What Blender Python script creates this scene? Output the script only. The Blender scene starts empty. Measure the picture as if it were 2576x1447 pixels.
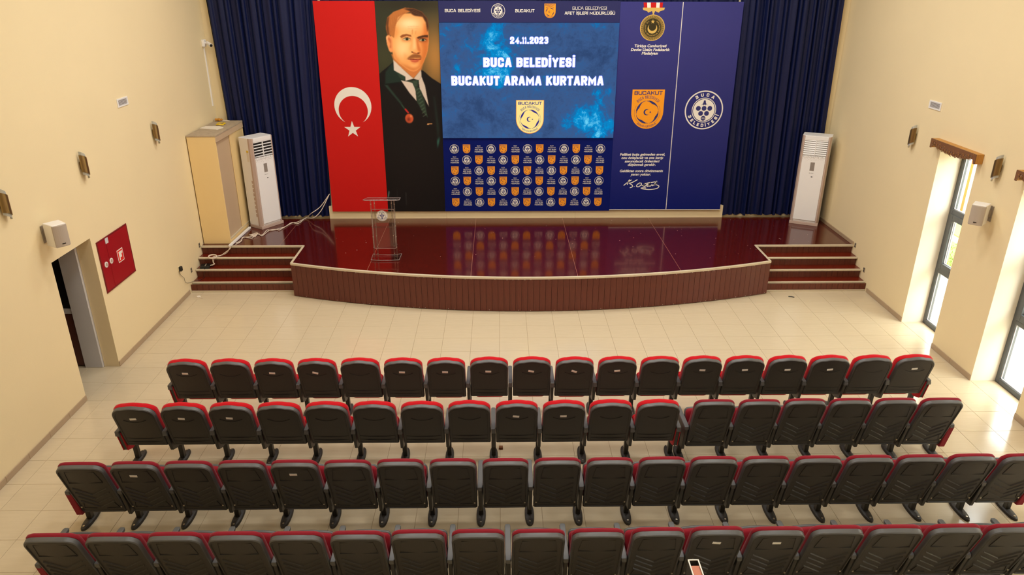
import bpy, math, random
import numpy as np
from mathutils import Vector, Matrix
random.seed(7)
rng = np.random.default_rng(7)
scene = bpy.context.scene
C = scene.collection
PI = math.pi

# ------------------------------------------------------------------ camera
FPX, PITCH, YAW, ROLL = 1848.877, 0.3995966, 0.01854450, 0.00235305
CAM = Vector((0.0, 0.0, 5.31553))
_f = Vector((math.sin(YAW)*math.cos(PITCH), math.cos(YAW)*math.cos(PITCH), -math.sin(PITCH)))
_r = Vector((math.cos(YAW), -math.sin(YAW), 0))
_u = _r.cross(_f)
R2 = _r*math.cos(ROLL) + _u*math.sin(ROLL)
U2 = -_r*math.sin(ROLL) + _u*math.cos(ROLL)
cam_data = bpy.data.cameras.new('camera')
cam_data.sensor_fit = 'HORIZONTAL'
cam_data.sensor_width = 36.0
cam_data.lens = FPX/2576*36.0
cam_data.clip_end = 200
cam = bpy.data.objects.new('camera', cam_data)
C.objects.link(cam)
M = Matrix((R2, U2, -_f)).transposed().to_4x4()
M.translation = CAM
cam.matrix_world = M
scene.camera = cam

# ------------------------------------------------------------------ world, lights, exposure
EXPOSURE = 0.0
CEIL_W = 92.0
SKY = 13.0
scene.view_settings.view_transform = 'Standard'
scene.view_settings.look = 'None'
scene.view_settings.gamma = 1.0
scene.view_settings.use_curve_mapping = False
scene.view_settings.exposure = EXPOSURE
world = bpy.data.worlds.new('overcast_sky')
scene.world = world
world.use_nodes = True
bg = world.node_tree.nodes['Background']
bg.inputs['Color'].default_value = (0.95, 0.98, 1.0, 1)
bg.inputs['Strength'].default_value = SKY
CEIL_Z = 7.4
LAMP_POS = [(-2.6, 9.4), (0.56, 9.4), (3.7, 9.4), (-2.6, 5.4), (0.56, 5.4), (3.7, 5.4), (-2.6, 12.4), (0.56, 12.4), (3.7, 12.4), (-2.6, 1.6), (3.7, 1.6)]
for (lx, ly) in LAMP_POS:
    ld = bpy.data.lights.new('ceiling_lamp', 'AREA')
    ld.shape = 'SQUARE'
    ld.size = 1.15
    ld.energy = CEIL_W*(0.6 if ly < 4 else 0.58 if ly < 6 else 0.95)
    ld.color = (1.0, 0.99, 0.96)
    lo = bpy.data.objects.new('ceiling_lamp', ld)
    lo.location = (lx, ly, CEIL_Z-0.09)
    C.objects.link(lo)

# ------------------------------------------------------------------ helpers
def px_ray(x, y):
    return _f + R2*((x-1288.0)/FPX) - U2*((y-723.5)/FPX)
def on_y(x, y, Y):
    d = px_ray(x, y); return CAM + d*(Y/d.y)
def on_x(x, y, X):
    d = px_ray(x, y); return CAM + d*(X/d.x)
def on_z(x, y, Z):
    d = px_ray(x, y); return CAM + d*((Z-CAM.z)/d.z)

def lin(r, g, b):
    def f(c):
        c = c/255.0
        return c/12.92 if c <= 0.04045 else ((c+0.055)/1.055)**2.4
    return (f(r), f(g), f(b), 1.0)

def mat(name, rgb, rough=0.5, metal=0.0, spec=0.5, coat=0.0, noise=None, bump=None, emit=None, sheen=0.0):
    """principled material; noise = (scale, amount): colour mottling, bump = (scale, strength)"""
    m = bpy.data.materials.new(name); m.use_nodes = True
    nt = m.node_tree; p = nt.nodes['Principled BSDF']
    col = lin(*rgb)
    p.inputs['Base Color'].default_value = col
    p.inputs['Roughness'].default_value = rough
    p.inputs['Metallic'].default_value = metal
    p.inputs['Specular IOR Level'].default_value = spec
    if coat:
        p.inputs['Coat Weight'].default_value = coat
        p.inputs['Coat Roughness'].default_value = 0.06
    if sheen:
        p.inputs['Sheen Weight'].default_value = sheen
        p.inputs['Sheen Roughness'].default_value = 0.4
    if emit is not None:
        p.inputs['Emission Color'].default_value = col
        p.inputs['Emission Strength'].default_value = emit
    if noise or bump:
        tc = nt.nodes.new('ShaderNodeTexCoord')
    if noise:
        n = nt.nodes.new('ShaderNodeTexNoise'); n.inputs['Scale'].default_value = noise[0]
        n.inputs['Detail'].default_value = 6
        nt.links.new(tc.outputs['Object'], n.inputs['Vector'])
        mx = nt.nodes.new('ShaderNodeMix'); mx.data_type = 'RGBA'
        a = noise[1]
        mx.inputs['A'].default_value = tuple(min(1, c*(1-a)) for c in col[:3])+(1,)
        mx.inputs['B'].default_value = tuple(min(1, c*(1+a)) for c in col[:3])+(1,)
        nt.links.new(n.outputs['Fac'], mx.inputs['Factor'])
        nt.links.new(mx.outputs['Result'], p.inputs['Base Color'])
    if bump:
        n2 = nt.nodes.new('ShaderNodeTexNoise'); n2.inputs['Scale'].default_value = bump[0]
        n2.inputs['Detail'].default_value = 4
        nt.links.new(tc.outputs['Object'], n2.inputs['Vector'])
        b = nt.nodes.new('ShaderNodeBump'); b.inputs['Strength'].default_value = bump[1]
        b.inputs['Distance'].default_value = 0.01
        nt.links.new(n2.outputs['Fac'], b.inputs['Height'])
        nt.links.new(b.outputs['Normal'], p.inputs['Normal'])
    return m

def emission_mat(name, rgb, strength=1.0):
    m = bpy.data.materials.new(name); m.use_nodes = True
    nt = m.node_tree; nt.nodes.clear()
    o = nt.nodes.new('ShaderNodeOutputMaterial'); e = nt.nodes.new('ShaderNodeEmission')
    e.inputs['Color'].default_value = lin(*rgb); e.inputs['Strength'].default_value = strength
    nt.links.new(e.outputs[0], o.inputs['Surface'])
    return m

def clear_mat(name, tint, refl, rough=0.02):
    """clear sheet: mostly transparent with a fresnel gloss"""
    m = bpy.data.materials.new(name); m.use_nodes = True
    nt = m.node_tree; nt.nodes.clear()
    o = nt.nodes.new('ShaderNodeOutputMaterial'); t = nt.nodes.new('ShaderNodeBsdfTransparent')
    g = nt.nodes.new('ShaderNodeBsdfGlossy'); mx = nt.nodes.new('ShaderNodeMixShader')
    ly_ = nt.nodes.new('ShaderNodeLayerWeight'); ly_.inputs['Blend'].default_value = 0.5
    pw_ = nt.nodes.new('ShaderNodeMath'); pw_.operation = 'POWER'; nt.links.new(ly_.outputs['Facing'], pw_.inputs[0]); pw_.inputs[1].default_value = 5.0
    f0 = ((refl-1)/(refl+1))**2
    lw = nt.nodes.new('ShaderNodeMath'); lw.operation = 'MULTIPLY_ADD'; nt.links.new(pw_.outputs[0], lw.inputs[0]); lw.inputs[1].default_value = 1-f0; lw.inputs[2].default_value = f0
    t.inputs['Color'].default_value = tint; g.inputs['Roughness'].default_value = rough
    nt.links.new(lw.outputs[0], mx.inputs[0]); nt.links.new(t.outputs[0], mx.inputs[1]); nt.links.new(g.outputs[0], mx.inputs[2])
    nt.links.new(mx.outputs[0], o.inputs['Surface'])
    return m

ORG = {}
class MB:
    def __init__(s): s.v = []; s.f = []; s.m = []
    def add(s, verts, faces, m=0):
        o = len(s.v); s.v.extend([tuple(p) for p in verts])
        for f in faces: s.f.append(tuple(i+o for i in f)); s.m.append(m)
    def box(s, x0, x1, y0, y1, z0, z1, m=0, F=None):
        P = [(x0,y0,z0),(x1,y0,z0),(x1,y1,z0),(x0,y1,z0),(x0,y0,z1),(x1,y0,z1),(x1,y1,z1),(x0,y1,z1)]
        if F: P = [F(*p) for p in P]
        s.add(P, [(0,3,2,1),(4,5,6,7),(0,1,5,4),(1,2,6,5),(2,3,7,6),(3,0,4,7)], m)
    def prism(s, poly, w0, w1, F, m=0, caps=True):
        n = len(poly)
        P = [F(u, v, w0) for u, v in poly] + [F(u, v, w1) for u, v in poly]
        fs = [(i, (i+1) % n, n+(i+1) % n, n+i) for i in range(n)]
        if caps: fs += [tuple(range(n-1, -1, -1)), tuple(range(n, 2*n))]
        s.add(P, fs, m)
    def loops(s, loops, m=0, cap0=True, cap1=True):
        n = len(loops[0]); P = [p for l in loops for p in l]; fs = []
        for k in range(len(loops)-1):
            a = k*n; b = a+n
            fs += [(a+i, a+(i+1) % n, b+(i+1) % n, b+i) for i in range(n)]
        if cap0: fs.append(tuple(range(n-1, -1, -1)))
        if cap1: fs.append(tuple(range((len(loops)-1)*n, len(loops)*n)))
        s.add(P, fs, m)
    def tube(s, pts, r, n=6, m=0):
        pts = [Vector(p) for p in pts]; loops = []
        for i, p in enumerate(pts):
            d = (pts[min(i+1, len(pts)-1)] - pts[max(i-1, 0)]).normalized()
            a = d.cross(Vector((0, 0, 1)))
            if a.length < 1e-3: a = d.cross(Vector((1, 0, 0)))
            a.normalize(); b = d.cross(a)
            rr = r[i] if isinstance(r, (list, tuple)) else r
            loops.append([p + a*(rr*math.cos(2*PI*k/n)) + b*(rr*math.sin(2*PI*k/n)) for k in range(n)])
        s.loops(loops, m)
    def cyl(s, c, axis, r, h, n=16, m=0):
        c = Vector(c); axis = Vector(axis).normalized()
        s.tube([c, c+axis*h], r, n, m)
    def flat(s, poly, F, w, m=0):
        s.add([F(u, v, w) for u, v in poly], [tuple(range(len(poly)))], m)

def set_props(o, label=None, cat=None, group=None, kind=None):
    if label: o['label'] = label
    if cat: o['category'] = cat
    if group: o['group'] = group
    if kind: o['kind'] = kind
    return o

def obj(name, mb, mats, parent=None, smooth=False, bevel=0.0, world=True, loc=None, segs=1):
    """links the collected geometry as ONE mesh object; world coords are moved to the parent's origin"""
    me = bpy.data.meshes.new(name)
    org = Vector((0, 0, 0))
    if parent is not None and world: org = ORG.get(parent.name, org)
    if parent is None and loc is not None: org = Vector(loc)
    vs = [(x-org[0], y-org[1], z-org[2]) for x, y, z in mb.v]
    me.from_pydata(vs, [], mb.f)
    if not isinstance(mats, (list, tuple)): mats = [mats]
    for m in mats: me.materials.append(m)
    if len(mats) > 1: me.polygons.foreach_set('material_index', mb.m)
    if smooth:
        me.polygons.foreach_set('use_smooth', [True]*len(me.polygons))
    me.validate(); me.update()
    if smooth == 'auto':
        me.set_sharp_from_angle(angle=math.radians(35))
    o = bpy.data.objects.new(name, me); C.objects.link(o)
    if parent is not None:
        o.parent = parent; ORG[o.name] = org
    elif loc is not None:
        o.location = loc; ORG[o.name] = Vector(loc)
    if bevel:
        b = o.modifiers.new('bevel', 'BEVEL'); b.width = bevel; b.segments = segs; b.limit_method = 'ANGLE'; b.angle_limit = math.radians(40)
    return o

def thing(name, label, cat, loc=(0, 0, 0), rotz=0.0, group=None, kind=None):
    o = bpy.data.objects.new(name, None); o.empty_display_size = 0.1; C.objects.link(o)
    o.location = loc; o.rotation_euler = (0, 0, rotz); ORG[o.name] = Vector(loc)
    return set_props(o, label, cat, group, kind)

def struct(name, mb, mats, **k):
    o = obj(name, mb, mats, **k); o['kind'] = 'structure'; return o

def struct_root(name, loc=(0, 0, 0)):
    o = bpy.data.objects.new(name, None); C.objects.link(o); o.location = loc; ORG[o.name] = Vector(loc); o['kind'] = 'structure'; return o

def inst(src_mesh, name, parent, loc, rot=None, scale=None, mods=None):
    o = bpy.data.objects.new(name, src_mesh); C.objects.link(o)
    o.parent = parent; o.location = Vector(loc) - ORG[parent.name]
    if rot: o.rotation_euler = rot
    if scale: o.scale = scale
    return o

def copy_tree(o, parent=None):
    c = o.copy(); C.objects.link(c); c.parent = parent
    for ch in list(o.children): copy_tree(ch, c)
    return c

def rounded(hw, v0, v1, rt, rb, arch=0.0, n=6, archb=0.0):
    """outline of a back rest: counter-clockwise from bottom left"""
    P = []
    def arc(cx, cy, r, a0, a1):
        for k in range(n+1):
            a = a0+(a1-a0)*k/n; P.append((cx+r*math.cos(a), cy+r*math.sin(a)))
    arc(-hw+rb, v0+rb, rb, PI, 1.5*PI)
    if archb: P.append((0, v0+archb))
    arc(hw-rb, v0+rb, rb, 1.5*PI, 2*PI)
    arc(hw-rt, v1-rt, rt, 0, PI/2)
    for t in (0.5, 0.0, -0.5):
        P.append(((hw-rt)*t, v1+arch*(1-t*t)))
    arc(-hw+rt, v1-rt, rt, PI/2, PI)
    return P

def circle(cx, cy, r, n=32, a0=0.0):
    return [(cx+r*math.cos(a0+2*PI*k/n), cy+r*math.sin(a0+2*PI*k/n)) for k in range(n)]
def ring_faces(mb, cx, cy, r0, r1, F, w, m=0, n=40, a0=0.0, a1=2*PI):
    P = []
    full = abs(a1-a0-2*PI) < 1e-6
    cnt = n if full else n+1
    for k in range(cnt):
        a = a0+(a1-a0)*k/n
        P.append(F(cx+r0*math.cos(a), cy+r0*math.sin(a), w)); P.append(F(cx+r1*math.cos(a), cy+r1*math.sin(a), w))
    fs = []
    for k in range(n):
        i = 2*k; j = (2*(k+1)) % (2*cnt)
        fs.append((i, i+1, j+1, j))
    mb.add(P, fs, m)
def star_poly(cx, cy, R, rot=PI/2):
    return [(cx+(R if k % 2 == 0 else R*0.385)*math.cos(rot+k*PI/5), cy+(R if k % 2 == 0 else R*0.385)*math.sin(rot+k*PI/5)) for k in range(10)]
def star_faces(mb, cx, cy, R, F, w, m=0, rot=PI/2):
    P = [(cx, cy)]+star_poly(cx, cy, R, rot)
    mb.add([F(u, v, w) for u, v in P], [(0, 1+k, 1+(k+1) % 10) for k in range(10)], m)
def crescent_faces(mb, cx, cy, R, r, d, ang, F, w, m=0, n=28):
    """crescent: outer circle R, inner r shifted d towards angle ang (the open side)"""
    a = (R*R-r*r+d*d)/(2*d); h = math.sqrt(max(R*R-a*a, 0)); th = math.atan2(h, a); ph = math.atan2(h, a-d)
    P = []; fs = []
    ca, sa = math.cos(ang), math.sin(ang)
    for k in range(n+1):
        t = th+(2*PI-2*th)*k/n; s = ph+(2*PI-2*ph)*k/n
        for (x, y) in ((R*math.cos(t), R*math.sin(t)), (d+r*math.cos(s), r*math.sin(s))):
            P.append(F(cx+x*ca-y*sa, cy+x*sa+y*ca, w))
    for k in range(n): fs.append((2*k, 2*k+2, 2*k+3, 2*k+1))
    mb.add(P, fs, m)

# ---- lettering from Blender's built-in font
_gl = {}; _adv = {}
def _text_mesh(body, bold=0.0):
    cu = bpy.data.curves.new('t', 'FONT'); cu.body = body; cu.offset = bold; cu.resolution_u = 3; cu.fill_mode = 'FRONT'
    ob = bpy.data.objects.new('t', cu)
    me = bpy.data.meshes.new_from_object(ob)
    vs = [(v.co.x, v.co.y) for v in me.vertices]; fs = [tuple(p.vertices) for p in me.polygons]
    bpy.data.objects.remove(ob); bpy.data.curves.remove(cu); bpy.data.meshes.remove(me)
    return vs, fs
def glyph(ch, bold):
    k = (ch, bold)
    if k not in _gl: _gl[k] = _text_mesh(ch, bold) if ch != ' ' else ([], [])
    return _gl[k]
def _w(s):
    vs, _ = _text_mesh(s); xs = [v[0] for v in vs]; return max(xs)-min(xs)
_HH = _w('HH')
CAPH = max(v[1] for v in _text_mesh('H')[0])
def adv(ch):
    if ch not in _adv: _adv[ch] = _w('H'+ch+'H')-_HH
    return _adv[ch]
# heavy sign lettering built from strokes (square shouldered capitals)
_SK = {
 'B': (1, [[(0,0),(0,1),(.68,1),(.93,.93),(1,.84),(1,.68),(.93,.58),(.72,.52),(0,.52)], [(.72,.52),(.93,.46),(1,.36),(1,.16),(.93,.07),(.68,0),(0,0)]]),
 'U': (1, [[(0,1),(0,.2),(.07,.07),(.28,0),(.72,0),(.93,.07),(1,.2),(1,1)]]),
 'C': (1, [[(1,.79),(1,.82),(.93,.93),(.72,1),(.28,1),(.07,.93),(0,.8),(0,.2),(.07,.07),(.28,0),(.72,0),(.93,.07),(1,.18),(1,.21)]]),
 'G': (1, [[(1,.7),(1,.8),(.93,.93),(.72,1),(.28,1),(.07,.93),(0,.8),(0,.2),(.07,.07),(.28,0),(.72,0),(.93,.07),(1,.2),(1,.44),(.62,.44)]]),
 'A': (1.08, [[(0,0),(.40,1),(.60,1),(1,0)], [(.2,.26),(.8,.26)]]),
 'E': (.82, [[(1,1),(0,1),(0,0),(1,0)], [(0,.5),(.85,.5)]]),
 'F': (.8, [[(1,1),(0,1),(0,0)], [(0,.48),(.85,.48)]]),
 'L': (.78, [[(0,1),(0,0),(1,0)]]),
 'D': (1, [[(0,0),(0,1),(.66,1),(.92,.9),(1,.76),(1,.24),(.92,.1),(.66,0),(0,0)]]),
 'I': (0, [[(.5,0),(.5,1)]]),
 'Y': (1.05, [[(0,1),(.5,.42),(1,1)], [(.5,.42),(.5,0)]]),
 'S': (.98, [[(1,.80),(1,.82),(.93,.93),(.72,1),(.28,1),(.07,.93),(0,.82),(0,.70),(.08,.60),(.3,.54),(.7,.46),(.92,.40),(1,.30),(1,.18),(.93,.07),(.72,0),(.28,0),(.07,.07),(0,.18),(0,.20)]]),
 'K': (1.02, [[(0,0),(0,1)], [(1,1),(.08,.40)], [(.34,.58),(1,0)]]),
 'T': (.95, [[(0,1),(1,1)], [(.5,1),(.5,0)]]),
 'R': (1.02, [[(0,0),(0,1),(.68,1),(.93,.93),(1,.84),(1,.62),(.93,.53),(.68,.46),(0,.46)], [(.58,.46),(1,0)]]),
 'M': (1.35, [[(0,0),(0,1),(.5,.25),(1,1),(1,0)]]),
 '0': (.95, [[(.5,1),(.28,1),(.07,.93),(0,.8),(0,.2),(.07,.07),(.28,0),(.72,0),(.93,.07),(1,.2),(1,.8),(.93,.93),(.72,1),(.5,1)]]),
 '1': (.42, [[(0,.84),(.35,.84),(1,1),(1,0)]]),
 '2': (.95, [[(0,.78),(0,.82),(.07,.93),(.28,1),(.72,1),(.93,.93),(1,.82),(1,.66),(.9,.54),(.1,.18),(0,0),(1,0)]]),
 '3': (.95, [[(.06,.92),(.28,1),(.72,1),(.93,.93),(1,.82),(1,.68),(.92,.57),(.7,.52),(.55,.52)], [(.7,.52),(.92,.46),(1,.35),(1,.18),(.93,.07),(.72,0),(.28,0),(.06,.08)]]),
 '4': (1, [[(.76,0),(.76,1),(0,.28),(1,.28)]]),
}
def _stroke(P, t):
    n = len(P); V = []; P = [Vector(p) for p in P]
    closed = (P[0]-P[-1]).length < 1e-6
    if not closed:
        d0 = (P[1]-P[0]).normalized(); d1 = (P[-1]-P[-2]).normalized(); P[0] = P[0]-d0*t/2; P[-1] = P[-1]+d1*t/2
    for i in range(n):
        a = (P[i]-P[i-1]).normalized() if i > 0 else ((P[-1]-P[-2]).normalized() if closed else (P[1]-P[0]).normalized())
        b = (P[i+1]-P[i]).normalized() if i < n-1 else ((P[1]-P[0]).normalized() if closed else a)
        m = (Vector((-a.y, a.x))+Vector((-b.y, b.x)))
        m = m.normalized() if m.length > 1e-6 else Vector((-a.y, a.x))
        k = t/2/max(0.45, m.dot(Vector((-a.y, a.x))))
        V += [tuple(P[i]+m*k), tuple(P[i]-m*k)]
    return V, [(2*i, 2*i+1, 2*i+3, 2*i+2) for i in range(n-1)]
def sglyph(ch, wd, t):
    """(verts, faces, advance) for cap height 1: wd = letter width, t = stroke"""
    if ch == ' ': return [], [], wd*0.62
    if ch == '.': return [(0, 0, 0), (t, 0, 0), (t, t, 0), (0, t, 0)], [(0, 1, 2, 3)], t+.20*t+.045
    base = {'İ': 'I', 'Ş': 'S', 'Ü': 'U', 'Ğ': 'G', 'Â': 'A'}.get(ch, ch)
    k, st = _SK[base]; w = max(k*wd, t); V = []; Fc = []
    for p in st:
        v, f = _stroke([(t/2+x*(w-t), t/2+y*(1-t)) for x, y in p], t if not (base == 'A' and len(p) == 2) else t*.8)
        v = [(min(max(x, 0), w), min(max(y, 0), 1)) for x, y in v]
        o = len(V); V += [(x, y, 0.0003*len(Fc)/8) for x, y in v]; Fc += [tuple(i+o for i in q) for q in f]
    def dot(cx, cy, r): 
        o = len(V); V.extend([(cx-r, cy-r*.8, 0), (cx+r, cy-r*.8, 0), (cx+r, cy+r*.8, 0), (cx-r, cy+r*.8, 0)]); Fc.append((o, o+1, o+2, o+3))
    if ch == 'İ': dot(w/2, 1.17, t*.5)
    if ch == 'Ü': dot(w*.27, 1.16, t*.42); dot(w*.73, 1.16, t*.42)
    if ch == 'Ş': dot(w/2, -.13, t*.4)
    if ch == 'Ğ':
        v, f = _stroke([(w*.22, 1.22), (w*.35, 1.13), (w*.65, 1.13), (w*.78, 1.22)], t*.5); o = len(V); V += [(x, y, 0) for x, y in v]; Fc += [tuple(i+o for i in q) for q in f]
    return V, Fc, w+.20*t+.045
def stext(mb, s, F, w, x0, y0, caph, x1=None, m=0, wd=0.6, t=0.2, grow=0.0, center=None):
    gs = [sglyph(c, wd, t) for c in s]; tot = sum(g[2] for g in gs)-(.20*t+.045)
    kx = caph if x1 is None else (x1-x0)/tot
    if center is not None: x0 = center-tot*kx/2
    x = x0
    for g, c in zip(gs, s):
        if grow and c != ' ':
            t2 = t+grow; g2 = sglyph(c, wd+grow*.0, t2)
            vs = g2[0]; fs = g2[1]
            mb.add([F(x+vx*kx, y0+vy*caph, w+vz) for vx, vy, vz in vs], fs, m)
        elif g[0]: mb.add([F(x+vx*kx, y0+vy*caph, w+vz) for vx, vy, vz in g[0]], g[1], m)
        x += g[2]*kx
def sarc(mb, s, F, w, cx, cy, r, caph, span, m=0, wd=0.7, t=0.2, bottom=False):
    gs = [sglyph(c, wd, t) for c in s]; tot = sum(g[2] for g in gs); run = 0
    for g in gs:
        tt = (run+g[2]/2)/tot; run += g[2]
        ang = (PI/2+span-2*span*tt) if not bottom else (-PI/2-span+2*span*tt)
        if not g[0]: continue
        rad = (math.cos(ang), math.sin(ang)); up = rad if not bottom else (-rad[0], -rad[1]); ri = (up[1], -up[0])
        ox, oy = cx+r*rad[0], cy+r*rad[1]; a = g[2]-(.20*t+.045)
        mb.add([F(ox+((vx-a/2)*ri[0]+vy*up[0])*caph, oy+((vx-a/2)*ri[1]+vy*up[1])*caph, w+vz) for vx, vy, vz in g[0]], g[1], m)
def text(mb, s, F, w, x0, y0, caph, x1=None, m=0, bold=0.0, shear=0.0, center=None, cond=1.0, track=0.0):
    """one straight line of text, baseline y0, cap height caph; x1 fits the width, center centres on that x"""
    k = caph/CAPH
    tot = sum(adv(c)+track for c in s)-track
    kx = k*cond
    if x1 is not None: kx = (x1-x0)/tot
    if center is not None: x0 = center-tot*kx/2
    x = x0
    for c in s:
        vs, fs = glyph(c, bold)
        if vs: mb.add([F(x+vx*kx+vy*k*shear, y0+vy*k, w) for vx, vy in vs], fs, m)
        x += (adv(c)+track)*kx
def arc_text(mb, s, F, w, cx, cy, r, caph, span, m=0, bold=0.0, bottom=False, cond=1.0):
    """text on a circle; span = half angle; top text has its tops outwards, bottom text inwards; r = baseline radius"""
    k = caph/CAPH
    ads = [adv(c) for c in s]; tot = sum(ads); run = 0
    for c, a in zip(s, ads):
        t = (run+a/2)/tot; run += a
        ang = (PI/2+span-2*span*t) if not bottom else (-PI/2-span+2*span*t)
        vs, fs = glyph(c, bold)
        if not vs: continue
        rad = (math.cos(ang), math.sin(ang))
        up = rad if not bottom else (-rad[0], -rad[1])
        ri = (up[1], -up[0])
        ox, oy = cx+r*rad[0], cy+r*rad[1]
        mb.add([F(ox+(vx-a/2)*k*cond*ri[0]+vy*k*up[0], oy+(vx-a/2)*k*cond*ri[1]+vy*k*up[1], w) for vx, vy in vs], fs, m)

# ------------------------------------------------------------------ materials
m_wall = mat('cream_wall_paint', (238, 219, 176), 0.75, spec=0.25, noise=(1.2, 0.03), bump=(60, 0.06))
m_ceil = mat('white_ceiling_paint', (235, 228, 212), 0.8, spec=0.2)
m_base = mat('beige_skirting_tile', (176, 152, 122), 0.35, noise=(6, 0.08))
m_grout = mat('dark_grout', (150, 126, 96), 0.8)
m_reveal = mat('daylit_reveal_tone', (242, 232, 212), 0.7, spec=0.25)
m_alu = mat('grey_aluminium', (84, 88, 90), 0.4, metal=0.0, spec=0.5)
m_glass = clear_mat('window_glass', (0.96, 0.98, 0.97, 1), 1.45)
m_acryl = clear_mat('clear_acrylic', (0.90, 0.89, 0.88, 1), 1.5, 0.04)
m_white = mat('white_plastic', (240, 236, 230), 0.4)
m_cord = mat('white_cord', (222, 205, 185), 0.5)
m_black = mat('black_plastic', (22, 21, 20), 0.4)
m_pan = mat('grey_plastic_and_lit_rim', (86, 86, 85), 0.42)
m_shell = mat('dark_seat_plastic', (44, 41, 38), 0.48, spec=0.5, bump=(400, 0.12))
m_steel = mat('black_steel', (38, 35, 31), 0.4, spec=0.5)
m_redA = mat('bright_red_fabric', (196, 12, 26), 0.85, spec=0.2, bump=(350, 0.25), sheen=0.15)
m_redB = mat('wine_red_fabric', (138, 26, 40), 0.85, spec=0.2, bump=(350, 0.25), sheen=0.15)
m_bolt = mat('zinc_bolt', (190, 180, 160), 0.35, metal=0.8)
m_sock = mat('grey_socket', (150, 136, 116), .5)
m_tag = mat('number_tag_paper', (244, 240, 232), 0.45)
m_rubber = mat('worn_black_foot', (52, 48, 43), 0.5, noise=(35, 0.35), bump=(60, 0.3))
m_nose = mat('aluminium_nosing', (206, 192, 164), 0.42, noise=(20, 0.06))
m_print_white = mat('white_print', (236, 230, 218), 0.6, spec=0.2)
m_navy = mat('navy_print', (4, 20, 98), 0.6, spec=0.12)
m_navy2 = mat('blue_violet_print', (48, 50, 112), 0.5, spec=0.3)
m_hdr = mat('dark_blue_print', (40, 42, 92), 0.5, spec=0.25)
m_flag = mat('red_print', (200, 24, 20), 0.6, spec=0.2)
m_orange = mat('orange_print', (246, 158, 36), 0.55, spec=0.2)
m_gold = mat('gold_print', (214, 178, 96), 0.5, spec=0.2)
m_darkgold = mat('dark_gold_print', (58, 50, 26), 0.5, spec=0.2)

def wood_mat(name, dark, light, rough, axis='X', coat=0.0, scale=9.0, spec=0.5):
    m = mat(name, light, rough, coat=coat, spec=spec); nt = m.node_tree; p = nt.nodes['Principled BSDF']
    tc = nt.nodes.new('ShaderNodeTexCoord'); mp = nt.nodes.new('ShaderNodeMapping')
    sc = {'X': (0.6, 14, 14), 'Y': (14, 0.6, 14), 'Z': (14, 14, 0.6)}[axis]
    mp.inputs['Scale'].default_value = sc
    n = nt.nodes.new('ShaderNodeTexNoise'); n.inputs['Scale'].default_value = scale; n.inputs['Detail'].default_value = 7; n.inputs['Roughness'].default_value = 0.65
    r = nt.nodes.new('ShaderNodeValToRGB')
    r.color_ramp.elements[0].position = 0.32; r.color_ramp.elements[0].color = lin(*dark)
    r.color_ramp.elements[1].position = 0.72; r.color_ramp.elements[1].color = lin(*light)
    nt.links.new(tc.outputs['Object'], mp.inputs['Vector']); nt.links.new(mp.outputs['Vector'], n.inputs['Vector'])
    nt.links.new(n.outputs['Fac'], r.inputs['Fac']); nt.links.new(r.outputs['Color'], p.inputs['Base Color'])
    return m
m_deck = wood_mat('mahogany_deck', (58, 10, 6), (98, 22, 12), 0.13, 'Y', coat=0.25)
m_seam = mat('worn_seam_filler', (150, 108, 84), 0.4, noise=(9, 0.3))
m_plank = wood_mat('mahogany_plank', (80, 32, 22), (112, 54, 38), 0.34, 'Z')
m_riser = wood_mat('mahogany_riser', (84, 36, 24), (116, 58, 38), 0.32, 'Z')
m_tread = wood_mat('mahogany_tread', (84, 18, 8), (118, 34, 14), 0.25, 'X')

# floor tile: each tile is a shade of its own
m_tile = mat('beige_floor_tile', (205, 180, 140), 0.16, spec=0.45); nt = m_tile.node_tree; p = nt.nodes['Principled BSDF']
tc = nt.nodes.new('ShaderNodeTexCoord'); oi = nt.nodes.new('ShaderNodeObjectInfo')
addv = nt.nodes.new('ShaderNodeVectorMath'); addv.operation = 'ADD'
nt.links.new(tc.outputs['Object'], addv.inputs[0]); nt.links.new(oi.outputs['Location'], addv.inputs[1])
mp = nt.nodes.new('ShaderNodeMapping'); mp.inputs['Scale'].default_value = (1.2, 9, 1)
nz = nt.nodes.new('ShaderNodeTexNoise'); nz.inputs['Scale'].default_value = 3.0; nz.inputs['Detail'].default_value = 5
nt.links.new(addv.outputs[0], mp.inputs['Vector']); nt.links.new(mp.outputs[0], nz.inputs['Vector'])
mixf = nt.nodes.new('ShaderNodeMath'); mixf.operation = 'MULTIPLY_ADD'
nt.links.new(oi.outputs['Random'], mixf.inputs[0]); mixf.inputs[1].default_value = 0.22; nt.links.new(nz.outputs['Fac'], mixf.inputs[2])
rp = nt.nodes.new('ShaderNodeValToRGB'); rp.color_ramp.elements[0].position = 0.25; rp.color_ramp.elements[0].color = lin(203, 186, 155)
rp.color_ramp.elements[1].position = 0.95; rp.color_ramp.elements[1].color = lin(211, 194, 163)
nt.links.new(mixf.outputs[0], rp.inputs['Fac']); nt.links.new(rp.outputs['Color'], p.inputs['Base Color'])

# ------------------------------------------------------------------ room shell
XL, XR, YB, YF = -5.62, 6.74, 14.95, -3.0
HS = 0.635
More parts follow.
